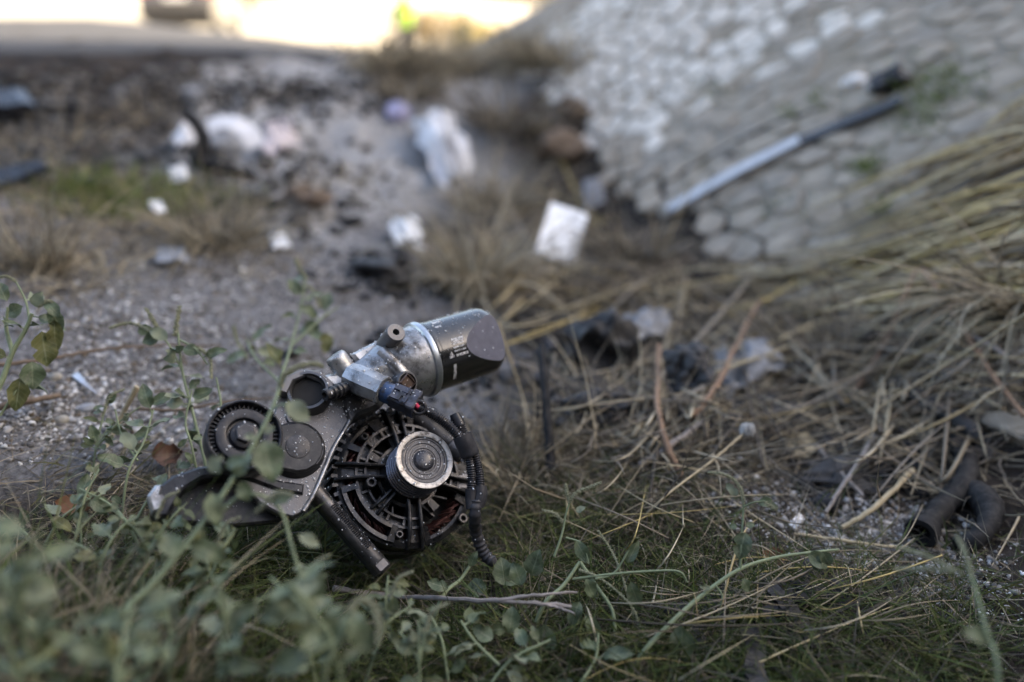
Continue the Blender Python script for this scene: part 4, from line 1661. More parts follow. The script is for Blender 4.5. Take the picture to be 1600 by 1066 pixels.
# black rubber trim with white arched strip
rb = G(305, 262)
zt = camZ(rb)
rod('rubber_trim', 'black curved rubber trim standing up beside the white arched strip', 'rubber trim',
    [P(286, 176, zt), P(304, 190, zt), P(316, 212, zt), P(316, 236, zt), P(302, 258, zt)], .013, .019, M_rubber, 10, wob=.35, seed=4)
rod('rubber_flap', 'long flat black rubber piece lying right of the curved trim', 'rubber piece',
    [G(318, 256, .02), G(352, 262, .025), G(385, 272, .015), G(402, 276, .008)], .016, .008, M_rubber, 8, wob=.35, seed=5)
lump('grey_bundle', 'grey dark bundle under the white arched strip', 'bundle', 352, 236, 52, 38, 40, M_tarp, 23, .4)
za = camZ(G(365, 240))
strip('white_strip', 'white arched plastic strip over the grey bundle', 'plastic strip',
      [P(326, 200, za), P(345, 193, za), P(368, 195, za - .01), P(390, 210, za - .02), P(402, 230, za - .03)], .052, .006, M_whitecloth,
      -ray(365, 210).normalized() * .6 + Vector((0, 0, .8)), .12, 3)
# black pieces at the left edge
zl = camZ(G(40, 305))
strip('black_plastic_piece', 'glossy black car panel piece cut by the left picture edge', 'plastic panel',
      [P(-80, 318, zl - .05), P(-20, 290, zl), P(30, 276, zl + .02), P(74, 262, zl + .04)], .085, .012, M_gloss, -ray(40, 280).normalized() * .5 + Vector((0, .1, .8)), .1, 6,
      taper=lambda t: 1 - .7 * t)
strip('black_bar', 'black plastic bar higher on the bank at the left edge', 'plastic bar',
      [G(-60, 172, .03), G(-10, 168, .04), G(48, 168, .03)], .10, .03, M_gloss, Vector((0, -.4, .9)), .15, 7)
lump('black_scrap', 'small black scrap right of the black plastic bar', 'scrap', 92, 189, 34, 14, 20, M_rubber, 24, .4)
sheet('grey_rag', 'grey flat rag on the gravel, left of the white chip', 'rag', [(240, 394), (285, 392), (298, 410), (246, 412)], .2, M_tarp, 25, (.01, .01, .01, .01))
lump('dark_heap', 'dark heap of burnt scraps below the torn white scrap', 'scrap heap', 605, 425, 60, 34, 50, M_charred, 26, .65)
lump('dark_heap', 'dark weathered clump on the gravel right of the rubber flap', 'clump', 480, 310, 60, 30, 40, M_twig, 27, .5)

# silver trim on the stone slope
tr0, tr1, tr2 = G(1046, 331, .02), G(1250, 222, .02), G(1410, 158, .02)
trim = thing('metal_trim', tr0, 'long silver car trim with black end lying on the stone slope', 'trim strip')
sn = Vector((-.45, -.25, .85))
strip('silver_strip', None, None, [tr0, tr0.lerp(tr1, .5) + Vector((0, 0, .004)), tr1], .034, .010, M_silver, sn, 0, 1, parent=trim)
strip('black_end', None, None, [tr0.lerp(tr1, .9) - sn * .006, tr1 - sn * .004, tr2], .030, .008, M_gloss, sn, .1, 2, parent=trim)
strip('black_edge', None, None, [tr0 + Vector((.02, .0, -.014)), tr0.lerp(tr1, .5) + Vector((.02, -.006, -.014)), tr1 + Vector((.01, -.008, -.014))], .02, .008, M_gloss, sn, .1, 3, parent=trim)
rod('black_cable', 'thin black cable lying on the slope above the silver trim', 'cable',
    [G(1030, 290, .008), G(1080, 262, .008), G(1150, 222, .008), G(1220, 190, .01), G(1300, 165, .008)], .006, .004, M_rubber, 6, wob=.3, seed=8)
lump('white_fragment', 'white plastic fragment beside the black clump on the slope', 'plastic fragment', 1336, 129, 34, 18, 22, M_white, 31, .35)
lump('grey_fragment', 'small grey fragment touching the black clump on the slope', 'plastic fragment', 1366, 139, 28, 16, 20, M_silver, 32, .35)
lump('black_clump', 'black crumpled plastic clump high on the stone slope', 'plastic clump', 1392, 134, 50, 40, 40, M_gloss, 33, .5)
lump('black_scrap', 'small black scrap above the silver trim', 'scrap', 1142, 246, 18, 14, 14, M_rubber, 34, .3)

# burnt wreckage in the middle of the ditch
sheet('black_plastic', 'crumpled black plastic piece among the straw in mid ditch', 'plastic piece', [(1040, 552), (1098, 535), (1118, 600), (1046, 622)], .28, M_charred, 41, (.07, .09, .05, .02), thick=.003)
sheet('grey_fabric', 'folded grey fabric right of the crumpled black plastic', 'fabric', [(1112, 552), (1200, 536), (1226, 580), (1128, 622)], .22, M_tarp, 42, (.03, .04, .03, .02))
lump('burnt_heap', 'burnt metal and plastic heap left of the crumpled black plastic', 'scrap heap', 938, 552, 84, 88, 60, M_charred, 43, .6, freq=3)
lump('burnt_heap', 'low charred heap below the burnt metal heap', 'scrap heap', 950, 640, 92, 44, 60, M_charred, 44, .6, freq=3)
lump('pale_fragment', 'pale broken casing fragment standing in the burnt heap', 'fragment', 948, 560, 34, 44, 24, M_pebble, 45, .5)
lump('shiny_shard', 'shiny white shard in the burnt heap', 'shard', 956, 580, 20, 18, 14, M_glassy, 46, .4)
lump('shiny_shard', 'shiny blue-white shard at the foot of the crumpled black plastic', 'shard', 1093, 607, 22, 16, 14, M_glassy, 47, .4)
sheet('grey_fabric', 'pale grey rag at the top of the burnt heap', 'rag', [(975, 500), (1040, 488), (1046, 525), (985, 535)], .25, M_tarp, 48, (.04, .04, .03, .03))
lump('burnt_heap', 'charred flat debris under the folded grey fabric', 'scrap', 1160, 640, 140, 24, 60, M_charred, 49, .6, freq=3)
lump('burnt_heap', 'dark charred scraps on the soil beside the small black ring', 'scrap', 1330, 745, 120, 30, 60, M_charred, 50, .6, freq=3)
rod('black_rod', 'thin black rod standing in the straw right of the oil filter', 'rod',
    [G(862, 762), P(858, 690, camZ(G(862, 762)) + .02), P(852, 610, camZ(G(862, 762)) + .05), P(846, 540, camZ(G(862, 762)) + .09)], .0062, .005, M_rubber, 8, wob=.15, seed=3)
rod('black_stick', 'charred stick lying below the grey fabric', 'stick', [G(1090, 668, .012), G(1140, 655, .014), G(1226, 652, .012)], .008, .006, M_charred, 8, wob=.4, seed=2)

# bent black hoses, lower right
hose = thing('rubber_hose', G(1440, 840), 'bent black rubber hose with open end in the lower right', 'hose')
hp = smooth_path([G(1496, 690, .012), G(1512, 726, .014), G(1502, 762, .014), G(1474, 790, .014), G(1440, 832, .014)], 8)
MB().tube(hp, [.0120 + .0010 * math.sin(k * 1.3) + .0006 * math.sin(k * 2.9) for k in range(len(hp))], 16, cap=False).build('pipe', M_rubber, hose, 60)
hd = (hp[-1] - hp[-2]).normalized()
hm_ = Matrix.Translation(hp[-1]) @ hd.to_track_quat('Z', 'Y').to_matrix().to_4x4()
MB().lathe([(.012, -.012), (.0165, -.010), (.0175, 0), (.0162, .004), (.0105, .004), (.0095, -.016), (0, -.016)], 24, hm_, cap0=False).build('open_end', M_rubber, hose, 40)
hose2 = smooth_path([G(1505, 760, .008), G(1535, 778, .014), G(1548, 806, .016), G(1530, 838, .014), G(1496, 856, .006)], 8)
tag(MB().tube(hose2, [.010 + .0055 * math.sin(math.pi * min(1, k / 20)) + .0009 * math.sin(k * 1.7) for k in range(len(hose2))], 16).build('hose_elbow', M_rubber, None, 60, origin=hose2[-1].copy()),
    'fat black rubber elbow beside the open hose end', 'hose')
rod('black_hose', 'straight black hose coming down from the straw to the bent hose', 'hose',
    [G(1400, 592, .02), G(1440, 625, .024), G(1486, 652, .026), G(1530, 684, .02)], .010, .012, M_charred, 12, wob=.35, seed=6)
rg = G(1370, 742, .008)
tm = Matrix.Translation(rg) @ Matrix.Rotation(.5, 4, 'X')
tag(MB().lathe([(.017 + .0045 * math.cos(t), .0045 * math.sin(t)) for t in [2 * math.pi * k / 10 for k in range(11)]], 28, tm, cap0=False, cap1=False)
    .build('rubber_ring', M_rubber, None, 60, origin=rg), 'small black rubber ring on the dark soil', 'ring')
rod('black_loop', 'curved black plastic loop below the straw on the slope foot', 'plastic loop',
    [G(1335, 560, .01), G(1350, 535, .03), G(1385, 525, .03), G(1410, 540, .02)], .010, .008, M_rubber, 8, wob=.2, seed=9)
for k, (pts, w, lab) in enumerate([
        ([(1168, 985), (1180, 1015), (1178, 1046), (1190, 1075)], .017, 'charred black strip in the grass at the bottom edge'),
        ([(1205, 920), (1232, 950), (1252, 975), (1275, 1010)], .014, 'charred black strip pointing to the lower right in the grass'),
        ([(1116, 955), (1135, 962), (1150, 970)], .012, 'short charred flake between the green leaf and the strips')]):
    strip('charred_strip', lab, 'charred strip', [G(x, y, .012) for x, y in pts], w, .003, M_charred, Vector((0, -.3, .9)), .35, 20 + k)

# leaves, pebbles, shards
def dead_leaf(label, px, py, size, m, seed, lift=.006, tilt=.4, az=0.0):
    q = G(px, py, lift)
    r = random.Random(seed)
    mb = MB()
    vs, fs = [], []
    nu, nv_ = 9, 5
    R_ = Matrix.Rotation(az, 3, 'Z') @ Matrix.Rotation(tilt, 3, 'X')
    for i in range(nu):
        u_ = i / (nu - 1)
        w = math.sin(math.pi * min(1, u_ * 1.02)) ** .7 * .42 * (1 + .25 * r.uniform(-1, 1))
        for j in range(nv_):
            v_ = (j / (nv_ - 1) - .5) * 2
            loc = Vector(((u_ - .5), v_ * w, .22 * v_ * v_ + .12 * math.sin(5 * u_ + seed) + .05 * r.uniform(-1, 1))) * size
            vs.append(q + R_ @ loc)
    for i in range(nu - 1):
        for j in range(nv_ - 1):
            k = i * nv_ + j
            fs.append((k, k + 1, k + nv_ + 1, k + nv_))
    mb.add(vs, fs)
    o = mb.build('dead_leaf', m, None, 60, origin=Vector(q))
    return tag(o, label, 'leaf')


dead_leaf('dark brown curled dead leaf left of the tensioner pulley', 262, 712, .030, M_deadleaf, 1, .012, .7, .4)
dead_leaf('orange-brown dead leaf in the shadow on the left', 122, 793, .034, M_orangeleaf, 2, .014, .3, .2)
dead_leaf('small orange leaf under the long green stem', 1206, 876, .026, M_orangeleaf, 3, .006, .2, .1)
dead_leaf('pale tan dead leaf on the soil right of the seed head', 1250, 700, .040, M_straw, 4, .012, .4, .2)
dead_leaf('pale tan curled leaf near the top of the dry stems', 1385, 582, .036, M_straw, 5, .014, .3, .5)


def pebble(label, px, py, wpx, seed, m, flat=.7):
    q = G(px, py)
    s = wpx / FPX * camZ(q)
    import bmesh
    bm = bmesh.new()
    bmesh.ops.create_icosphere(bm, subdivisions=2, radius=.5)
    for v in bm.verts:
        v.co = v.co * (1 + .25 * mnoise.noise(v.co * 1.7 + Vector((seed, 0, 0))))
        v.co = Vector((v.co.x * s, v.co.y * s * .8, v.co.z * s * flat + s * flat * .25))
    me = bpy.data.meshes.new('pebble')
    bm.to_mesh(me)
    bm.free()
    for p_ in me.polygons:
        p_.use_smooth = True
    me.materials.append(m)
    o = bpy.data.objects.new('pebble', me)
    o.location = q
    col.objects.link(o)
    return tag(o, label, 'pebble')


pebble('rounded tan pebble on the dark soil at the left', 98, 660, 24, 1, M_pebble)
pebble('small white pebble below the tan pebble', 137, 690, 14, 2, M_white)
pebble('grey-green pebble just above the pale leaning stalk base', 165, 712, 20, 3, M_pebble)
pebble('pale stone by the leafy weed at the left edge', 88, 592, 20, 4, M_pebble)
pebble('flat dark grey stone on the left bank', 135, 640, 30, 5, M_tarp, .4)
gs = G(132, 602, .006)
strip('glass_shard', 'long bluish glass shard on the gravel at the left', 'shard', [G(118, 586, .004), G(134, 601, .008), G(152, 616, .004)], .008, .002, M_glassy,
      Vector((.2, -.5, .8)), .05, 4, taper=lambda t: 1.1 - .9 * t)
strip('glass_shard', 'small pale plastic chip on the soil under the dry stems', 'plastic chip', [G(1236, 824, .003), G(1244, 816, .005), G(1252, 808, .003)], .009, .002, M_glassy,
      Vector((0, -.5, .8)), .05, 5)

# twigs and single stalks
def lifted(pts):
    return [G(x, y, l) for x, y, l in pts]


rod('twig', 'thin brown twig lying across the gravel at the left', 'twig', lifted([(-40, 575, .03), (60, 563, .03), (130, 551, .03), (215, 541, .035), (345, 539, .04)]), .0028, .0014, M_twig, 7, wob=.5, seed=1)
rod('twig', 'short thick brown twig at the left edge below the leafy weed', 'twig', lifted([(-30, 640, .015), (40, 628, .02), (92, 618, .015)]), .0045, .003, M_twig, 7, wob=.5, seed=2)
rod('twig', 'thin dark twig pointing at the tensioner pulley', 'twig', lifted([(215, 640, .03), (290, 640, .03), (350, 628, .035), (430, 622, .03)]), .002, .001, M_twig, 6, wob=.4, seed=3)
tw = thing('grey_twig', G(530, 925), 'grey forked twig lying under the alternator across the grass', 'twig')
for pts, r0, r1 in (([(520, 920, .04), (600, 930, .045), (700, 936, .045), (800, 940, .045), (892, 948, .04)], .0028, .0016),
                    ([(780, 938, .045), (840, 930, .05), (902, 925, .05)], .0016, .001), ([(852, 944, .044), (880, 952, .04), (897, 958, .04)], .0013, .0008)):
    rod('branch', None, None, lifted(pts), r0, r1, M_twiggrey, 6, wob=.5, seed=5, parent=tw)
rod('pale_stalk', 'pale straw stalk leaning over the soil left of the tensioner', 'stalk', [G(128, 775, .02), P(170, 690, .86), P(214, 604, .86)], .0022, .0030, M_straw, 6, wob=.2, seed=1)
rod('pale_stalk', 'thin pale stalk rising right of the oil filter', 'stalk', [G(846, 775), P(822, 640, 1.02), P(790, 540, 1.02), P(779, 503, 1.02)], .0013, .0020, M_straw, 6, wob=.3, seed=2)
rod('pale_stalk', 'single straw stalk slanting in from the right edge', 'stalk', [G(1364, 642, .05), G(1450, 588, .08), P(1540, 530, .98), P(1640, 468, .94)], .0013, .0016, M_straw, 6, wob=.2, seed=3)
rod('dry_stick', 'reddish dry stem upright in the middle of the ditch', 'stem', lifted([(1065, 745, .01), (1040, 690, .03), (1026, 620, .05), (1030, 540, .06)]), .0040, .003, M_redstem, 7, wob=.4, seed=4)
rod('dry_stick', 'reddish dry stem slanting over the grey fabric', 'stem', lifted([(1084, 650, .03), (1120, 600, .05), (1150, 540, .06), (1186, 470, .06)]), .0042, .003, M_redstem, 7, wob=.4, seed=5)
rod('dry_stick', 'thick grey-brown stick crossing low in front of the seed head', 'stick', lifted([(1000, 728, .01), (1050, 694, .025), (1096, 658, .03)]), .0045, .003, M_twiggrey, 7, wob=.4, seed=6)
rod('dry_stick', 'tall reddish stalk forking at the right side of the ditch', 'stem', lifted([(1330, 620, .02), (1380, 540, .05), (1410, 470, .06), (1432, 420, .06)]), .0042, .003, M_redstem, 7, wob=.4, seed=7)
rod('dry_stick', 'brown stem falling to the right edge from the straw', 'stem', lifted([(1440, 420, .06), (1490, 490, .06), (1540, 570, .05), (1600, 650, .04)]), .0040, .003, M_redstem, 7, wob=.4, seed=8)
rod('grey_stick', 'grey stick slanting down to the right above the hoses', 'stick', lifted([(1480, 505, .05), (1530, 530, .05), (1580, 560, .04)]), .0035, .003, M_twiggrey, 7, wob=.4, seed=9)
rod('grey_stick', 'pale grey stick crossing a second one on the dark soil', 'stick', lifted([(1270, 690, .015), (1310, 735, .02), (1350, 775, .012)]), .0032, .0022, M_twiggrey, 7, wob=.4, seed=10)
rod('grey_stick', 'pale grey stick pointing down left on the dark soil', 'stick', lifted([(1368, 680, .02), (1330, 740, .025), (1290, 800, .01)]), .0032, .0022, M_twiggrey, 7, wob=.4, seed=11)
rod('grey_stick', 'short straw stick lower on the dark soil toward the hoses', 'stick', lifted([(1425, 735, .02), (1370, 790, .02), (1315, 825, .008)]), .0036, .0026, M_straw, 7, wob=.4, seed=12)
rod('grey_stick', 'thin pale stick lying level across the white gravel', 'stick', lifted([(1240, 835, .008), (1320, 845, .01), (1420, 858, .008)]), .0020, .0016, M_straw, 7, wob=.4, seed=13)

# seed head on its stalk
sd = thing('seed_head', G(985, 830), 'round white dandelion-like seed head on a thin dry stalk', 'seed head')
zs = camZ(G(1168, 720)) - .05
rod('stalk', None, None, [G(985, 830), P(1040, 775, zs - .10), P(1110, 722, zs - .04), P(1164, 676, zs)], .0010, .0012, M_straw, 6, parent=sd, wob=.2)
sv = MB()
sc_ = P(1168, 672, zs)
rr = random.Random(6)
for k in range(240):
    d = Vector((rr.gauss(0, 1), rr.gauss(0, 1), rr.gauss(0, 1))).normalized()
    o_ = d.orthogonal().normalized() * .0016
    e_ = sc_ + d * .0085 * rr.uniform(.8, 1.1)
    sv.add([sc_ + d * .002, e_ - o_, e_ + d.cross(o_), e_ + o_], [(0, 1, 2), (0, 2, 3), (1, 2, 3)])
sv.build('seed_ball', M_fluff, sd, 0)
# ------------------------------------------------------------------ vegetation
def Gn(px, py, lift=0.0):
    """many sight lines to the ground at once -> points and depths"""
    px = np.asarray(px, float)
    py = np.asarray(py, float)
    dx = (px - 800) / FPX
    dyi = -(py - 533) / FPX
    dy = CU.y * dyi + CF.y
    dz = CU.z * dyi + CF.z
    t = np.full(px.shape, .3)
    hit = np.zeros(px.shape, bool)
    for _ in range(62):
        below = HC + dz * t < ground_z(dx * t, dy * t, False) + lift
        hit |= below
        t = np.where(hit, t, t * 1.06)
    lo, hi = t * .88, t * 1.10
    for _ in range(9):
        m = (lo + hi) / 2
        below = HC + dz * m < ground_z(dx * m, dy * m) + lift
        hi = np.where(below, m, hi)
        lo = np.where(below, lo, m)
    return np.stack([dx * hi, dy * hi, HC + dz * hi], -1), hi, hit & (hi < 12)


def blades(P0, D, length, width, droop, C0, segs=4, tube=False, tipw=.15, bend=None, rg=rng):
    """curved blades as ribbons (or three-sided straws)"""
    n = len(P0)
    D = D / (np.linalg.norm(D, axis=1)[:, None] + 1e-9)
    side = np.cross(D, rg.normal(size=(n, 3)))
    side /= np.linalg.norm(side, axis=1)[:, None] + 1e-9
    bd = rg.normal(size=(n, 3)) * .25 if bend is None else bend
    rows = []
    ts = np.linspace(0, 1, segs + 1)
    length = np.asarray(length)[:, None]
    droop = np.asarray(droop)[:, None]
    for t in ts:
        c = P0 + D * length * t + bd * length * t * t - np.array([0, 0, 1.0]) * droop * length * t * t
        w = np.asarray(width)[:, None] * (1 - (1 - tipw) * t ** 1.5) * .5
        if tube:
            up = np.cross(D, side)
            rows.append(np.stack([c + side * w, c - side * w * .5 + up * w * .87, c - side * w * .5 - up * w * .87], 1))
        else:
            rows.append(np.stack([c - side * w, c + side * w], 1))
    A = np.stack(rows, 1)              # n, segs+1, k, 3
    k = A.shape[2]
    V_ = A.reshape(-1, 3)
    base = (np.arange(n) * (segs + 1) * k)[:, None, None]
    s_ = (np.arange(segs) * k)[None, :, None]
    fl = []
    for j in range(k if tube else 1):
        j2 = (j + 1) % k
        q = np.stack([base + s_ + j, base + s_ + j2, base + s_ + k + j2, base + s_ + k + j], -1)
        fl.append(q.reshape(-1, 4))
    F_ = np.concatenate(fl)
    C_ = np.repeat(C0[:, None, :], (segs + 1) * k, 1).reshape(-1, 3)
    return V_, F_, C_


def pick(n, cols, jit=.25, rg=rng):
    cols = np.array(cols)
    c = cols[rg.integers(0, len(cols), n)]
    return c * (1 + jit * rg.normal(size=(n, 1))).clip(.4, 1.7)


def scatter(n, blobs, rg=rng):
    """spots in blobs (px, py, rx, ry, weight), then down to the ground"""
    w = np.array([b[4] for b in blobs], float)
    w /= w.sum()
    which = rg.choice(len(blobs), n, p=w)
    B = np.array([b[:4] for b in blobs], float)[which]
    q = rg.normal(size=(n, 2)) * .55
    px = B[:, 0] + q[:, 0] * B[:, 2]
    py = B[:, 1] + q[:, 1] * B[:, 3]
    ok = py > 60
    pts, z, hit = Gn(px[ok], py[ok])
    return pts[hit], z[hit]


M_veg = mat('grass_blade', None, .7, 0, var=0, attr='Col', transl=.25) if False else mat('grass_blade', (1, 1, 1), .65, 0, var=0, attr='Col', transl=.22, spec=.3)
M_strawv = mat('straw', (1, 1, 1), .75, 0, var=0, attr='Col', spec=.3)
M_grain = mat('gravel_grain', (1, 1, 1), .85, 0, var=0, attr='Col', spec=.3)
M_salt = mat('white_grain', (.72, .73, .75), .6, 0, var=0)

GREEN = [(.065, .092, .024), (.085, .108, .03), (.05, .075, .026), (.115, .125, .045)]
DRY = [(.29, .24, .165), (.24, .20, .14), (.36, .31, .22), (.15, .125, .095), (.10, .085, .065)]
PALE = [(.42, .36, .25), (.36, .31, .22), (.47, .41, .30), (.28, .24, .18)]
GREYS = [(.15, .13, .11), (.21, .185, .155), (.10, .085, .07), (.26, .23, .19)]


def grass(name, label, n, blobs, cols, hl, hw, up, droop, seed, segs=4, tube=False, jit=.25, azim=None):
    rg = np.random.default_rng(seed)
    pts, z = scatter(n, blobs, rg)
    m = len(pts)
    az = rg.random(m) * 2 * np.pi if azim is None else azim + rg.normal(size=m) * .45
    u_ = np.clip(up + rg.normal(size=m) * .3, .0, 1.5)
    D = np.stack([np.cos(az), np.sin(az), u_], -1)
    ln = hl * (.45 + rg.random(m) * .9)
    V_, F_, C_ = blades(pts - np.array([0, 0, .004]), D, ln, hw * (.6 + .8 * rg.random(m)), droop * (.4 + rg.random(m)), pick(m, cols, jit, rg), segs, tube, rg=rg)
    zfl = None
    o = mesh_np(name, V_, F_, M_strawv if tube else M_veg, C_)
    tag(o, label, None, None, 'stuff')
    return o


grass('short_grass', 'short green and dry grass at the bottom of the ditch', 21000,
      [(700, 1000, 330, 120, 3), (1050, 980, 350, 120, 4), (1350, 1000, 260, 110, 2), (900, 860, 180, 90, 2), (300, 1000, 380, 120, 4), (380, 880, 200, 60, 2)],
      GREEN + GREEN + DRY[3:], .060, .0017, .9, .5, 1)
grass('dry_grass', 'matted dry grass between the engine unit and the straw', 12000,
      [(860, 800, 160, 110, 3), (1000, 880, 240, 120, 3), (780, 950, 260, 110, 2), (1250, 960, 260, 120, 2), (960, 730, 200, 90, 3), (820, 700, 90, 90, 1), (250, 830, 200, 90, 2), (160, 760, 180, 70, 1)],
      DRY + [(.12, .12, .055)], .060, .0013, .45, .45, 2)
grass('left_grass', 'sparse dry grass on the left bank', 2600,
      [(150, 330, 260, 60, 3), (330, 370, 140, 60, 3), (90, 420, 120, 50, 2), (60, 240, 140, 60, 1), (520, 280, 120, 40, .6), (720, 130, 120, 20, .7)], DRY + PALE[:2], .10, .0026, .9, .6, 3)
grass('left_green_grass', 'green grass patch on the left bank', 2600, [(230, 320, 130, 26, 3), (150, 300, 90, 30, 1)], [(.12, .17, .04), (.16, .19, .05), (.20, .19, .08)], .06, .003, 1.1, .4, 4)
grass('straw_litter', 'grey-brown straw litter covering the ditch floor', 4600,
      [(1120, 600, 230, 120, 4), (1330, 600, 210, 120, 4), (960, 480, 170, 70, 2), (1180, 480, 200, 60, 2), (1480, 560, 150, 120, 3), (860, 420, 120, 60, 2), (1500, 720, 120, 80, 1), (1000, 690, 140, 60, 2), (820, 330, 100, 40, 1.4), (830, 250, 90, 40, 1)],
      GREYS + DRY + PALE, .12, .0030, .16, .12, 5, 3, True)
grass('straw_litter_fine', 'fine broken straw over the dark soil', 7000,
      [(1150, 650, 270, 130, 4), (1380, 640, 220, 130, 3), (1000, 560, 200, 110, 3), (1300, 860, 250, 100, 1.6), (700, 640, 140, 80, .4), (560, 440, 160, 60, .4), (1450, 960, 180, 90, 1)],
      GREYS + DRY, .055, .0014, .15, .15, 6, 3, True)


def tuft(label, px, py, n, ln, width, cols, seed, spread=.8, base=.03, droop=.5, lean=(0, 0)):
    """one rooted tuft of dry grass: its blades spread from a small crown"""
    r = np.random.default_rng(seed)
    q = G(px, py)
    rad = base * np.sqrt(r.random(n))
    az = r.random(n) * 2 * np.pi
    P0 = np.stack([q.x + rad * np.cos(az), q.y + rad * np.sin(az), np.full(n, q.z - .006)], -1)
    D = np.stack([np.cos(az) * spread * r.random(n) + lean[0], np.sin(az) * spread * r.random(n) + lean[1], .55 + .6 * r.random(n)], -1)
    V_, F_, C_ = blades(P0, D, ln * (.4 + .8 * r.random(n)), width * (.5 + .9 * r.random(n)), droop * (.3 + 1.1 * r.random(n)), pick(n, cols, .22, r), 6, False, rg=r)
    o = mesh_np('dry_grass_tuft', V_ - np.array(q), F_, M_veg, C_)
    o.location = q
    return tag(o, label, 'grass tuft', 'rooted tufts of dry grass')


tuft('tall pale dry grass tuft in mid ditch left of the white card', 742, 452, 420, .26, .0048, PALE + DRY[:1], 1, .7, .06, .75)
tuft('pale tuft behind the tall tuft, below the white cloth', 770, 330, 260, .24, .0055, PALE + DRY, 3, .9, .08, .8)
tuft('brown tuft at the foot of the slope right of the white card', 985, 400, 260, .22, .005, GREYS + DRY, 4, 1.0, .07, .8)
tuft('brown tuft in the middle of the ditch above the burnt heap', 900, 470, 240, .18, .0042, DRY + GREYS, 5, 1.0, .06, .9)
tuft('tan tuft on the gravel bank left of the white chip', 340, 385, 240, .16, .0042, DRY + PALE[:1], 6, .8, .05, .7)
tuft('thin tan tuft near the left edge above the weeds', 60, 420, 130, .18, .0034, PALE + DRY, 7, .6, .04, .5)
tuft('dry tuft on the dark bank near the left edge', 70, 230, 90, .16, .005, DRY, 8, .9, .09, .8)
tuft('dry tuft below the road edge above the rubber trim', 215, 190, 90, .16, .005, DRY + GREYS, 9, .9, .09, .8)
tuft('dry tuft growing at the top end of the ditch', 800, 200, 260, .28, .007, DRY + GREYS, 10, .9, .12, .8)
tuft('small tuft at the end of the road edge', 640, 150, 200, .20, .007, DRY, 11, .9, .1, .8)
tuft('golden tuft at the right edge on the slope foot', 1590, 480, 120, .24, .0055, PALE + DRY, 12, .5, .05, .6, (-1.1, -.3))
tuft('brown tuft right of the grey fabric', 1290, 560, 240, .20, .0042, GREYS + DRY, 13, 1.1, .07, .9)
tuft('straw tuft between the unit and the black rod', 812, 735, 260, .11, .0022, DRY + PALE[:1], 14, 1.0, .05, .7)
tuft('green-brown tuft against the lower side of the alternator', 620, 912, 200, .055, .0018, GREEN, 15, .9, .05, .5)
tuft('green tuft under the channel arm', 430, 856, 260, .07, .0018, GREEN, 16, .9, .06, .5)
grass('foreground_grass', 'thin blurred grass stalks close to the camera at the lower left', 900,
      [(60, 1080, 170, 70, 3), (200, 1130, 120, 50, 2), (-20, 980, 110, 80, 1)], GREEN + DRY + PALE[:2], .13, .0024, 1.9, .35, 27, 6)


def long_straw(name, label, n, starts, ends, cols, width, lift, seed, segs=9, jit=40):
    """long stalks lying along the ground from one place to another, bowed up in the middle"""
    r = np.random.default_rng(seed)
    w = np.array([b[2] for b in starts], float)
    k = r.choice(len(starts), n, p=w / w.sum())
    S = np.array([b[:2] for b in starts], float)[k] + r.normal(size=(n, 2)) * jit * np.array([1, .55])
    E_ = np.array(ends, float)[k] + r.normal(size=(n, 2)) * jit * np.array([1.3, .8])
    E_ = S + (E_ - S) * (.35 + .75 * r.random((n, 1)))
    rows = []
    lf = lift * (.3 + 1.2 * r.random(n))
    bow = r.normal(size=n) * 14
    for t in np.linspace(0, 1, segs + 1):
        q = S + (E_ - S) * t
        l_ = .008 + lf * np.sin(np.pi * min(1, t * .85 + .1)) ** .8
        pts, z, hit = Gn(q[:, 0] + 0 * bow, q[:, 1] + bow * math.sin(math.pi * t), l_)
        rows.append(pts)
    A = np.stack(rows, 1)
    dirs = A[:, -1] - A[:, 0]
    side = np.cross(dirs, np.array([0, 0, 1.0]))
    side /= np.linalg.norm(side, axis=1)[:, None] + 1e-9
    upv = np.array([0, 0, 1.0])
    wd = width * (.4 + r.random(n))
    vv = []
    for i in range(segs + 1):
        ww = (wd * (1 - .6 * (i / segs) ** 2))[:, None] * .5
        c = A[:, i]
        vv.append(np.stack([c + side * ww, c + upv * ww * .8, c - side * ww], 1))
    V_ = np.stack(vv, 1).reshape(-1, 3)
    base = (np.arange(n) * (segs + 1) * 3)[:, None]
    F_ = []
    for i in range(segs):
        for j in range(3):
            j2 = (j + 1) % 3
            F_.append(np.stack([base[:, 0] + i * 3 + j, base[:, 0] + i * 3 + j2, base[:, 0] + i * 3 + 3 + j2, base[:, 0] + i * 3 + 3 + j], -1))
    C_ = np.repeat(pick(n, cols, .2, r)[:, None, :], (segs + 1) * 3, 1).reshape(-1, 3)
    o = mesh_np(name, V_, np.concatenate(F_), M_strawv, C_)
    return tag(o, label, None, None, 'stuff')


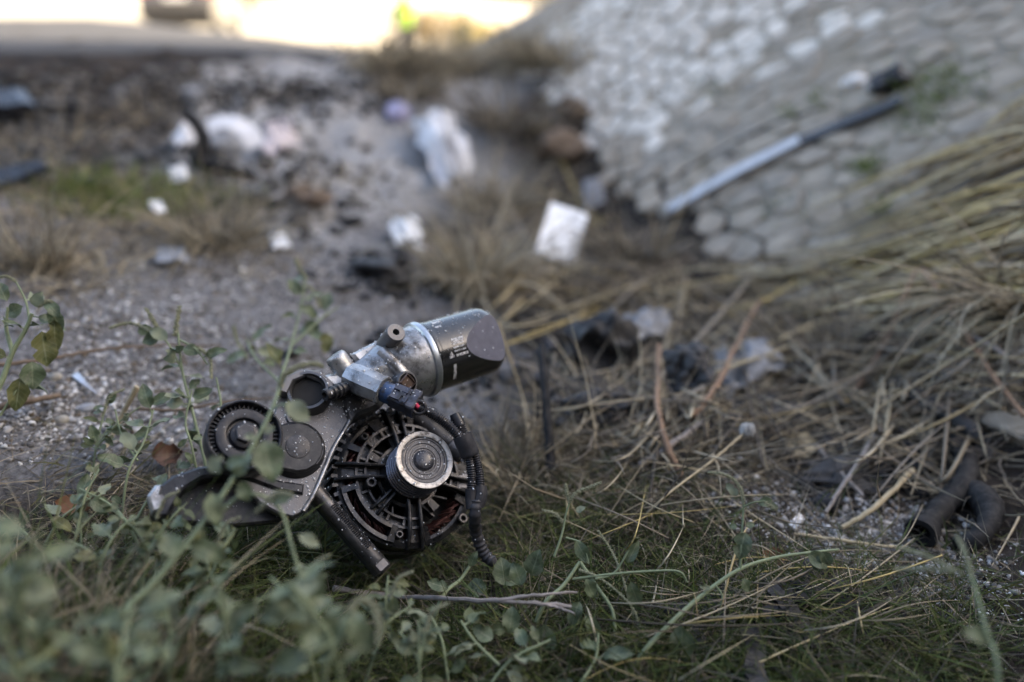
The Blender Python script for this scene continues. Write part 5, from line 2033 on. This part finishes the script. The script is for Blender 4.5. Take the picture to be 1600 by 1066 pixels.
GOLD = [(.44, .36, .21), (.50, .43, .28), (.38, .30, .16), (.33, .27, .18), (.26, .215, .16), (.46, .36, .15)]
long_straw('slope_straw', 'long golden straw lying down over the stone slope at the right', 240,
           [(1660, 215, 2), (1660, 300, 3), (1680, 350, 3), (1690, 420, 2), (1700, 110, 1)],
           [(1330, 330), (1180, 455), (1320, 470), (1230, 490), (1470, 250)], GOLD, .0088, .032, 8)
long_straw('fallen_straw', 'fallen straw stalks crossing the ditch below the slope', 130,
           [(1640, 470, 2), (1500, 520, 2), (1300, 440, 3), (1100, 450, 2), (1620, 560, 2), (950, 440, 2), (1250, 560, 2), (820, 300, 1.5)],
           [(1250, 475), (1260, 640), (1010, 480), (900, 540), (1330, 640), (720, 470), (1010, 640), (960, 420)], GOLD + GREYS, .0055, .035, 18, jit=60)
long_straw('pale_straws', 'thin pale straws lying over the grass at the bottom', 90,
           [(960, 800, 3), (1100, 930, 3), (1300, 980, 2), (1000, 1010, 2), (1450, 880, 1)],
           [(1060, 750), (1240, 900), (1450, 940), (1140, 980), (1300, 900)], PALE + DRY + GOLD, .0019, .03, 20, jit=70)
long_straw('ditch_stalks', 'short grey stalks strewn over the middle of the ditch', 330,
           [(1200, 520, 3), (1350, 560, 3), (1020, 520, 3), (1150, 650, 3), (1420, 640, 3), (900, 420, 2), (960, 660, 2), (1500, 700, 1), (820, 360, 2)],
           [(1100, 620), (1450, 620), (1120, 570), (1030, 600), (1300, 720), (980, 470), (1090, 610), (1400, 720), (760, 440)], GREYS + DRY + PALE, .0042, .03, 19, jit=75)
grass('slope_weeds', 'small green weeds in the joints of the stone slope', 1400,
      [(1440, 170, 50, 40, 3), (1480, 130, 60, 40, 2), (1360, 260, 20, 10, 1), (1120, 150, 30, 20, .6), (1290, 160, 20, 16, .5), (1355, 275, 16, 9, .5), (1240, 180, 16, 10, .4), (1380, 330, 14, 12, .5), (1225, 330, 60, 20, .6)],
      [(.13, .19, .045), (.10, .15, .04), (.17, .2, .07)], .045, .004, 1.0, .5, 9)
grass('far_verge_grass', 'sunlit dry verge grass beyond the road', 2500,
      [(640, 112, 60, 7, 2), (720, 110, 90, 9, 3), (820, 105, 60, 10, 2)], DRY + PALE, .18, .008, 1.1, .4, 10)


# ---- gravel grains
def ico():
    t = (1 + 5 ** .5) / 2
    v = np.array([(-1, t, 0), (1, t, 0), (-1, -t, 0), (1, -t, 0), (0, -1, t), (0, 1, t), (0, -1, -t), (0, 1, -t), (t, 0, -1), (t, 0, 1), (-t, 0, -1), (-t, 0, 1)], float)
    v /= np.linalg.norm(v[0])
    f = np.array([(0, 11, 5), (0, 5, 1), (0, 1, 7), (0, 7, 10), (0, 10, 11), (1, 5, 9), (5, 11, 4), (11, 10, 2), (10, 7, 6), (7, 1, 8),
                  (3, 9, 4), (3, 4, 2), (3, 2, 6), (3, 6, 8), (3, 8, 9), (4, 9, 5), (2, 4, 11), (6, 2, 10), (8, 6, 7), (9, 8, 1)])
    return v, f


def grains(name, label, pts, size, cols, m, seed, flat=.7, sink=.15):
    rg = np.random.default_rng(seed)
    n = len(pts)
    v, f = ico()
    sc = size[:, None, None] * (.65 + .7 * rg.random((n, 1, 3)))
    sc[:, :, 2] *= flat
    th = rg.random(n) * 6.28
    R_ = np.zeros((n, 3, 3))
    R_[:, 0, 0] = np.cos(th)
    R_[:, 0, 1] = -np.sin(th)
    R_[:, 1, 0] = np.sin(th)
    R_[:, 1, 1] = np.cos(th)
    R_[:, 2, 2] = 1
    vv = v[None] * (1 + .25 * rg.normal(size=(n, 12, 1))) * sc
    vv = np.einsum('nij,nkj->nki', R_, vv) + pts[:, None, :] + np.array([0, 0, 1]) * (size * sink)[:, None, None]
    F_ = (f[None] + (np.arange(n) * 12)[:, None, None]).reshape(-1, 3)
    C_ = None if cols is None else np.repeat(cols[:, None, :], 12, 1).reshape(-1, 3)
    o = mesh_np(name, vv.reshape(-1, 3), F_, m, C_)
    tag(o, label, None, None, 'stuff')
    return o


rg = np.random.default_rng(77)
gp, gzv = scatter(15000, [(250, 480, 260, 110, 5), (480, 420, 160, 70, 2), (130, 640, 150, 70, 3), (560, 560, 160, 90, 2), (300, 600, 120, 70, 1.5), (1330, 830, 110, 45, 1.8),
                          (1450, 900, 140, 70, 1.5), (560, 300, 120, 60, 1.0), (1180, 760, 150, 50, .7)], rg)
gs_ = .0012 + .0034 * rg.random(len(gp)) ** 3.5
gc = pick(len(gp), [(.10, .095, .09), (.16, .15, .145), (.24, .23, .225), (.34, .335, .33), (.13, .105, .08), (.5, .5, .5)], .2, rg)
grains('gravel', 'loose grey gravel on the bank and ditch floor', gp, gs_, gc, M_grain, 5)
wp2, wz = scatter(3600, [(1340, 840, 90, 40, 3), (1480, 920, 110, 60, 2), (130, 650, 110, 50, 1.2), (1240, 800, 90, 40, 1), (900, 900, 320, 110, 1.5), (1200, 980, 260, 80, 1), (300, 480, 200, 80, .8)], rg)
grains('white_granules', 'scattered white granules on the soil', wp2, .0005 + .0011 * rg.random(len(wp2)) ** 2, None, M_salt, 6)

cp_, cz_ = scatter(2600, [(960, 580, 120, 80, 3), (1120, 620, 150, 60, 3), (1330, 700, 120, 60, 2), (620, 430, 80, 40, 1.2), (1230, 960, 140, 60, 1.4), (700, 560, 140, 60, 1), (1480, 620, 100, 60, 1)], rg)
grains('charred_fragments', 'small black burnt fragments scattered in the ditch', cp_, .002 + .014 * rg.random(len(cp_)) ** 2.5, pick(len(cp_), [(.016, .016, .017), (.03, .03, .032), (.05, .05, .055)], .3, rg), M_grain, 15, .5, .4)
cp_, cz_ = scatter(2600, [(200, 140, 300, 30, 3), (480, 150, 200, 30, 2), (90, 220, 150, 50, 2), (420, 260, 200, 60, 1), (200, 250, 160, 60, 1), (380, 330, 180, 60, 1)], rg)
grains('bank_rubble', 'dark rubble and clods on the bank below the road', cp_, .004 + .018 * rg.random(len(cp_)) ** 3, pick(len(cp_), [(.04, .039, .039), (.07, .068, .067), (.11, .108, .107), (.05, .045, .04)], .25, rg), M_grain, 16, .7, .2)

# white granules stuck all over the engine unit
gp_, gn_ = [], []
rgr = random.Random(12)
for o in [q for q in bpy.data.objects if q.type == 'MESH']:
    rt = o
    while rt.parent:
        rt = rt.parent
    if rt is not unit or o.name.split('.')[0] in ('rotor', 'fan', 'copper_windings', 'rib', 'tube_bore', 'recess'):
        continue
    off = root_loc(o)
    me = o.data
    me.calc_loop_triangles()
    for p_ in me.loop_triangles:
        if p_.normal.z < .15:
            continue
        nexp = p_.area * p_.normal.z * (75000 if 'plate' in o.name or 'web' in o.name or 'casting' in o.name or 'cap' in o.name else 20000)
        k = int(nexp) + (1 if rgr.random() < nexp - int(nexp) else 0)
        vs = [me.vertices[i].co for i in p_.vertices]
        for _ in range(min(k, 900)):
            ars = [(vs[i] - vs[0]).cross(vs[i + 1] - vs[0]).length for i in range(1, len(vs) - 1)]
            tri = rgr.choices(range(1, len(vs) - 1), [q_ + 1e-12 for q_ in ars])[0]
            a, b = rgr.random(), rgr.random()
            if a + b > 1:
                a, b = 1 - a, 1 - b
            gp_.append(tuple(vs[0] + (vs[tri] - vs[0]) * a + (vs[tri + 1] - vs[0]) * b + off))
if gp_:
    gp_ = np.array(gp_)
    grains('white_granules_on_unit', 'white granules sprinkled over the engine unit', gp_, .00028 + .0009 * rg.random(len(gp_)) ** 3, None, M_salt, 8, 1.0, .2)


# ---- grey-green weeds with oval leaves and woolly curled flower spikes
M_leafm = mat('weed_leaf', (.095, .125, .066), .55, 0, var=.5, scale=90, second=(.18, .19, .125), sec_scale=130, sec_lo=.55, sec_hi=.7, transl=.22, bump=.3, bscale=350)
M_leafp = mat('weed_leaf_pale', (.21, .235, .155), .7, 0, var=.25, scale=90, transl=.25, bump=.2, bscale=350)
M_leafy = mat('weed_leaf_yellowing', (.13, .13, .045), .65, 0, var=.4, scale=60, second=(.07, .085, .03), sec_scale=50, sec_lo=.45, sec_hi=.6, transl=.25)
M_stem = mat('weed_stem', (.19, .23, .13), .7, 0, var=.2, scale=150, bump=.2, bscale=500)
M_spike = mat('weed_flower_spike', (.25, .255, .165), .9, 0, var=.35, scale=400)


def add_veins(m):
    """paler midrib and side veins, from the leaf's own length/width coordinates"""
    nt = m.node_tree
    N, K = nt.nodes, nt.links
    b = N['Principled BSDF']
    src = b.inputs['Base Color'].links[0].from_socket
    at = N.new('ShaderNodeAttribute')
    at.attribute_name = 'luv'
    sp = N.new('ShaderNodeSeparateXYZ')
    K.new(at.outputs['Vector'], sp.inputs[0])

    def op(o_, a, b_=None, c=None):
        n = N.new('ShaderNodeMath')
        n.operation = o_
        for i, v in enumerate((a, b_, c)):
            if v is None:
                continue
            if isinstance(v, (int, float)):
                n.inputs[i].default_value = v
            else:
                K.new(v, n.inputs[i])
        return n.outputs[0]
    av = op('ABSOLUTE', sp.outputs['Y'])
    mid = op('SUBTRACT', 1.0, op('MULTIPLY', av, 9.0))
    mid = op('MAXIMUM', mid, 0.0)
    ph = op('SINE', op('MULTIPLY', op('SUBTRACT', sp.outputs['X'], op('MULTIPLY', av, .22)), 40.0))
    ve = op('MAXIMUM', op('MULTIPLY', op('SUBTRACT', ph, .72), 2.6), 0.0)
    fac = op('MINIMUM', op('ADD', op('MULTIPLY', mid, .9), op('MULTIPLY', ve, .5)), 1.0)
    mx = N.new('ShaderNodeMix')
    mx.data_type = 'RGBA'
    K.new(op('MULTIPLY', fac, .55), mx.inputs['Factor'])
    K.new(src, mx.inputs['A'])
    mx.inputs['B'].default_value = (.30, .33, .21, 1)
    K.new(mx.outputs['Result'], b.inputs['Base Color'])


for m_ in (M_leafm, M_leafp, M_leafy):
    add_veins(m_)


def leaf_mesh(base, d, nrm, ln, wd, curl, seed, name, m, parent):
    r = random.Random(seed)
    d = d.normalized()
    nrm = (nrm - d * nrm.dot(d)).normalized()
    s = d.cross(nrm)
    nu, nv_ = 9, 5
    vs, fs = [], []
    k1, k2 = r.uniform(-.08, .08), r.uniform(0, 6)
    luv = []
    bite = r.randrange(2, 7) if r.random() < .3 else -1
    for i in range(nu):
        u_ = i / (nu - 1)
        w = wd * .5 * (math.sin(math.pi * u_ ** .85) ** .75 if 0 < u_ < 1 else .02)
        jag = 1 + r.uniform(-.09, .09)
        for j in range(nv_):
            v_ = (j / (nv_ - 1) - .5) * 2
            luv.append((u_, v_, 0))
            w2 = w * jag * (.55 if (i == bite and j == nv_ - 1) else 1)
            q = base + d * ln * u_ + s * w2 * v_ + nrm * (ln * (.10 * abs(v_) ** 1.3 * math.sin(math.pi * u_) - curl * u_ * u_ + .06 * math.sin(7 * u_ + k2) * v_ + .03 * math.sin(11 * u_ + 2 * k2)) + k1 * ln * v_ * u_)
            vs.append(q)
    for i in range(nu - 1):
        for j in range(nv_ - 1):
            k = i * nv_ + j
            fs.append((k, k + 1, k + nv_ + 1, k + nv_))
    o = MB().add(vs, fs).build(name, m, parent, 80)
    at = o.data.attributes.new('luv', 'FLOAT_VECTOR', 'POINT')
    at.data.foreach_set('vector', [c for t_ in luv for c in t_])
    return o


def spike_mesh(path, r0, seed, parent):
    """woolly flower spike: a thin core with small buds all round"""
    r = random.Random(seed)
    path = smooth_path(path, 10)
    mb = MB()
    mb.tube(path, [r0 * .45] * len(path), 6)
    n = len(path)
    for i in range(n):
        d = (path[min(i + 1, n - 1)] - path[max(i - 1, 0)]).normalized()
        o_ = d.orthogonal().normalized()
        w = d.cross(o_)
        for k in range(5):
            t = 6.28 * (k / 5 + .1 * i) + r.uniform(-.3, .3)
            e = (o_ * math.cos(t) + w * math.sin(t))
            rr = r0 * r.uniform(.55, .95) * (1 - .4 * (i / n) ** 3)
            c = path[i] + e * rr * .8 + d * r.uniform(-.5, .5) * r0
            s_ = r0 * r.uniform(.26, .46)
            a_ = e * s_ * 1.3
            b_ = d * s_
            c_ = e.cross(d) * s_
            mb.add([c + a_, c + b_, c + c_, c - b_, c - c_, c - a_], [(0, 1, 2), (0, 2, 3), (0, 3, 4), (0, 4, 1), (5, 2, 1), (5, 3, 2), (5, 4, 3), (5, 1, 4)])
    return mb.build('flower_spike', M_spike, parent, 50)


TOCAM = lambda q: (CC - q).normalized()


def weed(name, label, stems, leaves=(), spikes=(), group=None, seed=0, auto=0, leaf_len=.022, cat='weed', base=None, pale=.2, yellow=.05):
    """stems: [( [(px,py,Z),...], r0, r1 )]; leaves: (px,py,Z, length mm, width mm, screen angle, material key); spikes: [(px,py,Z)...]"""
    r = random.Random(seed)
    q0 = P(*stems[0][0][0])
    t = thing(name, Vector((q0.x, q0.y, min(q0.z, gz(q0.x, q0.y) + .001) if base is None else base)), label, cat, group)
    k = 0
    done = []
    for pts, r0, r1 in stems:
        wpts = [P(*q) for q in pts]
        h_ = wpts[0].z - gz(wpts[0].x, wpts[0].y)
        if h_ > .006 and all((wpts[0] - q).length > .03 for q in done):
            # rooted in the ground below its first visible point
            lean = (wpts[0] - wpts[1]).normalized() * min(h_, .06) * .6
            gx_, gy_ = wpts[0].x + lean.x, wpts[0].y + lean.y
            wpts = [Vector((gx_, gy_, gz(gx_, gy_) - .004))] + wpts
        path = smooth_path(wpts, 7)
        done += path
        n = len(path)
        MB().tube(path, [r0 + (r1 - r0) * i / (n - 1) for i in range(n)], 8).build('stem', M_stem, t, 60)
        if auto:
            tot = sum((path[i + 1] - path[i]).length for i in range(n - 1))
            for j in range(max(1, int(tot * auto))):
                i = r.randrange(int(n * .15), n - 1)
                q = path[i]
                along = (path[i + 1] - path[i]).normalized()
                rd = Vector((r.gauss(0, 1), r.gauss(0, 1), r.gauss(0, .6)))
                d = (rd - along * rd.dot(along) * .7)
                d = (d.normalized() + along * .35 + Vector((0, 0, -.15))).normalized()
                l_ = leaf_len * r.uniform(.55, 1.3)
                u_ = r.random()
                m = M_leafp if u_ < pale else (M_leafy if u_ < pale + yellow else M_leafm)
                nr = Vector((r.gauss(0, .5), r.gauss(0, .5), 1)) + TOCAM(q) * .5
                pet = q + d * l_ * .25
                lo_ = leaf_mesh(pet, d, nr, l_, l_ * r.uniform(.5, .68), r.uniform(-.05, .35), seed * 100 + k, 'leaf', m, t)
                MB().tube([q, q + d * l_ * .13, pet], [.0009, .0007, .0006], 5).build('petiole', M_stem, lo_, 60)
                k += 1
    for lf in leaves:
        px, py, Z, l_, w_, ang, mk = lf
        q = P(px, py, Z)
        a = math.radians(ang)
        d = (CR * math.cos(a) + CU * math.sin(a)) + CF * r.uniform(-.25, .25)
        nr = TOCAM(q) + Vector((r.uniform(-.3, .3), r.uniform(-.3, .3), .35))
        leaf_mesh(q, d, nr, l_ * .001, w_ * .001, r.uniform(0, .15), seed * 100 + k, 'leaf', {'m': M_leafm, 'p': M_leafp, 'y': M_leafy}[mk], t)
        k += 1
    for i, sp in enumerate(spikes):
        spike_mesh([P(*q) for q in sp[0]], sp[1], seed * 10 + i, t)
    return t


# the stem that crosses the tensioner pulley
weed('flowering_weed', 'blurred green weed stem crossing in front of the tensioner pulley',
     [([(150, 1010, .52), (250, 900, .54), (330, 800, .56), (395, 698, .585), (425, 640, .60), (437, 606, .61)], .0024, .0013),
      ([(345, 800, .57), (375, 776, .575), (410, 775, .58), (440, 800, .58), (455, 850, .57), (478, 930, .56)], .0016, .0012),
      ([(425, 640, .60), (442, 632, .595), (452, 640, .59)], .0010, .0008)],
     [(411, 688, .58, 32, 22, -72, 'm'), (448, 628, .59, 22, 15, -40, 'p'), (330, 738, .56, 14, 13, 60, 'p'), (365, 745, .57, 20, 13, 55, 'm'),
      (352, 728, .565, 18, 10, 20, 'm'), (330, 770, .56, 24, 14, -75, 'm'), (425, 783, .575, 18, 9, 15, 'm'), (375, 752, .57, 16, 11, -65, 'm'),
      (401, 684, .585, 9, 6, 170, 'p'), (412, 676, .585, 9, 6, 30, 'p'), (470, 890, .55, 36, 22, -70, 'm'), (466, 836, .57, 18, 10, -30, 'p'),
      (300, 850, .55, 24, 15, -30, 'm'), (280, 870, .545, 22, 15, 130, 'm')],
     [([(437, 606, .61), (445, 586, .61), (466, 573, .61), (490, 569, .615), (503, 572, .62)], .0026),
      ([(400, 800, .56), (430, 772, .555), (455, 772, .55)], .0022)], seed=1)
weed('flowering_weed', 'blurred weed with pale curled spike at the bottom centre',
     [([(505, 1075, .50), (530, 1000, .50), (545, 960, .505), (560, 940, .51)], .0018, .0012), ([(530, 1000, .50), (470, 1030, .49), (420, 1060, .48)], .0014, .001)],
     [(515, 960, .50, 30, 19, -100, 'm'), (545, 970, .5, 26, 17, -60, 'm'), (480, 1025, .48, 24, 15, 200, 'm')],
     [([(545, 955, .505), (562, 938, .51), (582, 945, .51), (592, 975, .505), (590, 1005, .5)], .0026)], seed=2)
# plants between camera and unit, lower left
gl = 'blurred weeds in the dark lower left corner'
rp = random.Random(31)
ordinal = ['leftmost', 'second', 'third', 'fourth', 'fifth', 'sixth', 'seventh', 'eighth', 'ninth', 'tenth', 'eleventh', 'twelfth']
spots = sorted([(rp.uniform(-60, 560), rp.uniform(950, 1120)) for _ in range(12)])
for k, (bx, by) in enumerate(spots):
    zb = rp.uniform(.44, .58)
    st = []
    for b in range(rp.randint(2, 3)):
        dx, dy = rp.uniform(-130, 130), rp.uniform(-190, -40)
        top = max(by + dy, 820 + max(0, (bx + dx - 150)) * .30)
        z1 = zb + rp.uniform(-.03, .05)
        st.append(([(bx, by, zb), (bx + dx * .4, by + (top - by) * .5, (zb + z1) / 2), (bx + dx, top, z1)], rp.uniform(.0012, .0019), .0008))
    weed('leafy_weed', ('%s blurred leafy weed along the bottom left edge' % ordinal[k]) if k == 0 else ('%s blurred leafy weed from the left along the bottom edge' % ordinal[k]),
         st, group=gl, seed=40 + k, auto=62, leaf_len=.020, pale=.10, yellow=.15)
spots = sorted([(rp.uniform(-60, 210), rp.uniform(800, 900)) for _ in range(6)])
for k, (bx, by) in enumerate(spots):
    zb = rp.uniform(.60, .70)
    st = []
    for b in range(2):
        dx, dy = rp.uniform(-90, 90), rp.uniform(-110, -30)
        st.append(([(bx, by, zb), (bx + dx * .4, by + dy * .6, zb + .01), (bx + dx, by + dy, zb + .02)], .0014, .0008))
    weed('leafy_weed', '%s soft grey-green weed from the left, between gravel and foreground' % ordinal[k], st, group='weeds at the left between gravel and foreground', seed=70 + k, auto=70, leaf_len=.018, yellow=.15)

for k, (bx, by, zb, where) in enumerate([(235, 860, .64, 'below the orange dead leaf'), (330, 900, .62, 'under the left tip of the channel arm'), (600, 985, .63, 'just below the clamp bar end'),
                                        (655, 1035, .60, 'at the bottom edge below the alternator'), (150, 700, .80, 'beside the tan pebble'), (470, 960, .58, 'in front of the bracket plate corner')]):
    st = []
    for b in range(3):
        dx, dy = rp.uniform(-70, 70), rp.uniform(-90, -35)
        st.append(([(bx, by, zb), (bx + dx * .5, by + dy * .6, zb + .008), (bx + dx, by + dy, zb + .015)], .0012, .0007))
    weed('small_weed', 'tangled small-leaved weed ' + where, st, group='small weeds around the engine unit', seed=90 + k, auto=170, leaf_len=.013, yellow=.15,
         spikes=[([(bx + 10, by - 50, zb), (bx + 22, by - 80, zb), (bx + 45, by - 92, zb)], .0018)])

# sharp plants on the right
weed('flowering_weed', 'long green weed stem arching to the right with one upright side shoot',
     [([(1003, 1022, .665), (1050, 972, .675), (1100, 928, .69), (1155, 890, .70), (1210, 872, .71), (1262, 864, .715), (1310, 859, .72)], .0026, .0011),
      ([(1157, 889, .70), (1158, 850, .70), (1161, 810, .705), (1162, 785, .705)], .0012, .0008),
      ([(1118, 915, .692), (1128, 930, .69), (1126, 948, .69)], .0009, .0006), ([(1162, 792, .705), (1178, 785, .70), (1195, 783, .70)], .0008, .0005)],
     [(1164, 832, .70, 24, 17, -105, 'm'), (1066, 978, .665, 33, 21, -90, 'm'), (1262, 864, .715, 22, 15, -35, 'm'), (1285, 862, .71, 15, 11, -60, 'm'),
      (1152, 823, .70, 7, 6, 180, 'm'), (1165, 822, .70, 9, 6, 10, 'm'), (1110, 920, .69, 10, 6, 165, 'm'), (1160, 905, .69, 14, 10, -60, 'm'),
      (1185, 788, .70, 13, 8, 20, 'm'), (1200, 785, .70, 12, 7, -40, 'p'), (1152, 775, .705, 14, 8, 130, 'p'), (1272, 866, .715, 16, 10, -80, 'm')],
     [([(1162, 785, .705), (1158, 765, .705), (1145, 748, .705), (1125, 740, .70), (1108, 738, .70)], .0019),
      ([(1195, 786, .70), (1205, 792, .70), (1212, 795, .70)], .0022)], seed=3)
weed('flowering_weed', 'green forked weed with woolly spikes right of the cable end',
     [([(850, 945, .70), (880, 915, .71), (906, 878, .72)], .0022, .0016), ([(906, 878, .72), (935, 920, .71), (957, 955, .70), (960, 1000, .69), (950, 1060, .68)], .0018, .0016),
      ([(866, 870, .73), (878, 835, .735), (884, 805, .74), (892, 780, .74)], .0013, .0008), ([(895, 905, .715), (950, 898, .71), (1010, 893, .705), (1060, 893, .70), (1074, 910, .70)], .0013, .0008),
      ([(884, 840, .735), (910, 850, .73), (920, 880, .725)], .0009, .0006), ([(930, 905, .71), (960, 895, .71), (985, 855, .71)], .0011, .0008)],
     [(900, 845, .73, 24, 12, -60, 'm'), (830, 900, .72, 26, 18, 75, 'm'), (815, 915, .71, 22, 15, 110, 'm'), (905, 940, .70, 24, 13, -110, 'm'), (915, 905, .7, 20, 12, -65, 'm'),
      (980, 880, .71, 22, 10, 65, 'm'), (985, 910, .70, 26, 14, -70, 'm'), (850, 975, .68, 34, 24, -95, 'm'), (795, 990, .67, 22, 16, 80, 'm'), (770, 1000, .66, 20, 14, 150, 'm'),
      (915, 960, .69, 26, 12, -60, 'm'), (740, 975, .68, 16, 12, 60, 'y'), (765, 985, .67, 15, 11, 10, 'y'), (900, 800, .735, 10, 7, 30, 'p')],
     [([(890, 782, .74), (900, 770, .74), (920, 762, .74), (938, 755, .74)], .0021), ([(890, 785, .74), (886, 770, .74), (884, 757, .74)], .0020),
      ([(878, 815, .735), (868, 803, .735), (848, 797, .735)], .0019), ([(935, 830, .72), (955, 860, .72), (972, 900, .71), (990, 960, .70)], .0017),
      ([(905, 890, .715), (940, 905, .71), (985, 945, .70), (1000, 980, .70)], .0018)], seed=4)
weed('leafy_weed', 'broad grey-green leaves lying at the end of the black cable',
     [([(690, 935, .72), (720, 905, .74), (742, 872, .75)], .0022, .0014)],
     [(775, 905, .735, 30, 22, 15, 'm'), (790, 915, .73, 26, 20, 100, 'm'), (760, 915, .735, 22, 18, 200, 'm'), (700, 920, .72, 20, 12, 160, 'm'), (735, 885, .745, 16, 9, 70, 'm')], seed=5)
weed('leafy_weed', 'low green weeds in the grass at the bottom centre of the picture',
     [([(700, 1060, .64), (690, 1000, .65), (672, 960, .66)], .0015, .001), ([(760, 1080, .63), (800, 1030, .64), (860, 1000, .65)], .0015, .001),
      ([(900, 1080, .63), (930, 1030, .65), (935, 990, .66)], .0015, .001), ([(780, 1040, .64), (740, 1000, .65), (720, 970, .66)], .0013, .0009)], seed=6, auto=110, leaf_len=.020)
weed('flowering_weed', 'dark blurred weed spikes hanging in the lower right corner',
     [([(1560, 1080, .50), (1540, 980, .52), (1518, 900, .54)], .0014, .0010)],
     [(1545, 1000, .51, 20, 12, 160, 'm')],
     [([(1518, 900, .54), (1508, 865, .55), (1495, 838, .56)], .0022), ([(1500, 895, .56), (1450, 870, .57), (1405, 855, .58)], .0022), ([(1490, 893, .56), (1440, 888, .57), (1400, 890, .58)], .0019)], seed=7)
# plants on the left bank
weed('flowering_weed', 'upright weed with woolly spikes on the gravel left of the unit',
     [([(320, 720, .80), (300, 640, .82), (285, 580, .83), (278, 520, .84)], .0020, .0012), ([(285, 580, .83), (265, 540, .835), (245, 520, .84)], .0012, .0008),
      ([(278, 530, .84), (305, 545, .83), (325, 570, .825)], .0012, .0008), ([(330, 700, .80), (345, 640, .81), (338, 590, .82)], .0014, .0009)],
     [(262, 530, .835, 22, 14, 150, 'p'), (250, 525, .84, 20, 14, 200, 'm'), (285, 545, .83, 22, 13, -10, 'm'), (215, 518, .85, 16, 12, 10, 'm'), (268, 618, .82, 24, 13, 200, 'm'), (300, 620, .82, 22, 12, 20, 'm')],
     [([(274, 525, .84), (276, 505, .84), (281, 478, .84)], .0030), ([(250, 520, .84), (240, 502, .84), (228, 482, .84)], .0028), ([(240, 520, .84), (205, 505, .85), (172, 512, .85)], .0026),
      ([(312, 545, .83), (328, 560, .825), (330, 590, .82)], .0024)], seed=8, auto=40, leaf_len=.022, pale=.35)
weed('leafy_weed', 'drooping dark weed with hanging yellowed leaves at the left edge',
     [([(-15, 640, .78), (5, 590, .79), (20, 550, .795), (40, 515, .80), (50, 490, .80)], .0036, .0018), ([(20, 550, .795), (10, 515, .80), (12, 480, .80)], .0026, .0012),
      ([(46, 500, .80), (40, 470, .805), (25, 440, .81)], .0014, .0008), ([(0, 650, .78), (25, 610, .785), (35, 590, .79)], .0014, .001)],
     [(65, 518, .795, 36, 24, -85, 'y'), (85, 500, .80, 34, 16, -95, 'y'), (50, 565, .79, 28, 22, -88, 'm'), (32, 590, .785, 34, 20, -100, 'y'), (78, 480, .80, 28, 14, -70, 'm'), (35, 480, .80, 22, 15, 200, 'm'),
      (55, 480, .8, 18, 13, 60, 'p'), (10, 470, .80, 24, 14, 120, 'm'), (70, 470, .8, 26, 12, -40, 'm')],
     [([(25, 440, .81), (10, 432, .81), (-8, 436, .81)], .002), ([(60, 480, .80), (78, 470, .80), (90, 485, .80)], .002)], seed=9, auto=30, leaf_len=.022, yellow=.4)
weed('flowering_weed', 'soft pale weed behind the unit, left of the oil filter',
     [([(440, 600, .92), (455, 540, .98), (470, 480, 1.02), (478, 430, 1.04)], .0020, .0012), ([(455, 540, .98), (500, 500, 1.02), (528, 480, 1.04)], .0016, .001), ([(440, 600, .92), (400, 560, .96), (385, 530, 1.0)], .0014, .001)],
     [(480, 500, 1.02, 26, 18, -60, 'm'), (510, 520, 1.0, 26, 18, -90, 'y'), (470, 460, 1.03, 26, 16, 130, 'm')],
     [([(478, 435, 1.04), (468, 420, 1.04), (462, 405, 1.04)], .0035), ([(500, 480, 1.03), (490, 455, 1.04), (475, 445, 1.04)], .003), ([(385, 560, .98), (370, 530, 1.0), (365, 510, 1.0)], .003)], seed=10, auto=45, leaf_len=.026, pale=.4)
weed('leafy_weed', 'small weed between the tensioner and the gravel',
     [([(200, 740, .76), (225, 690, .78), (240, 640, .80)], .0014, .0009), ([(215, 720, .77), (190, 680, .79), (180, 640, .8)], .0012, .0008), ([(300, 700, .79), (290, 660, .8), (300, 610, .81)], .0014, .0009)], seed=11, auto=70, leaf_len=.020)
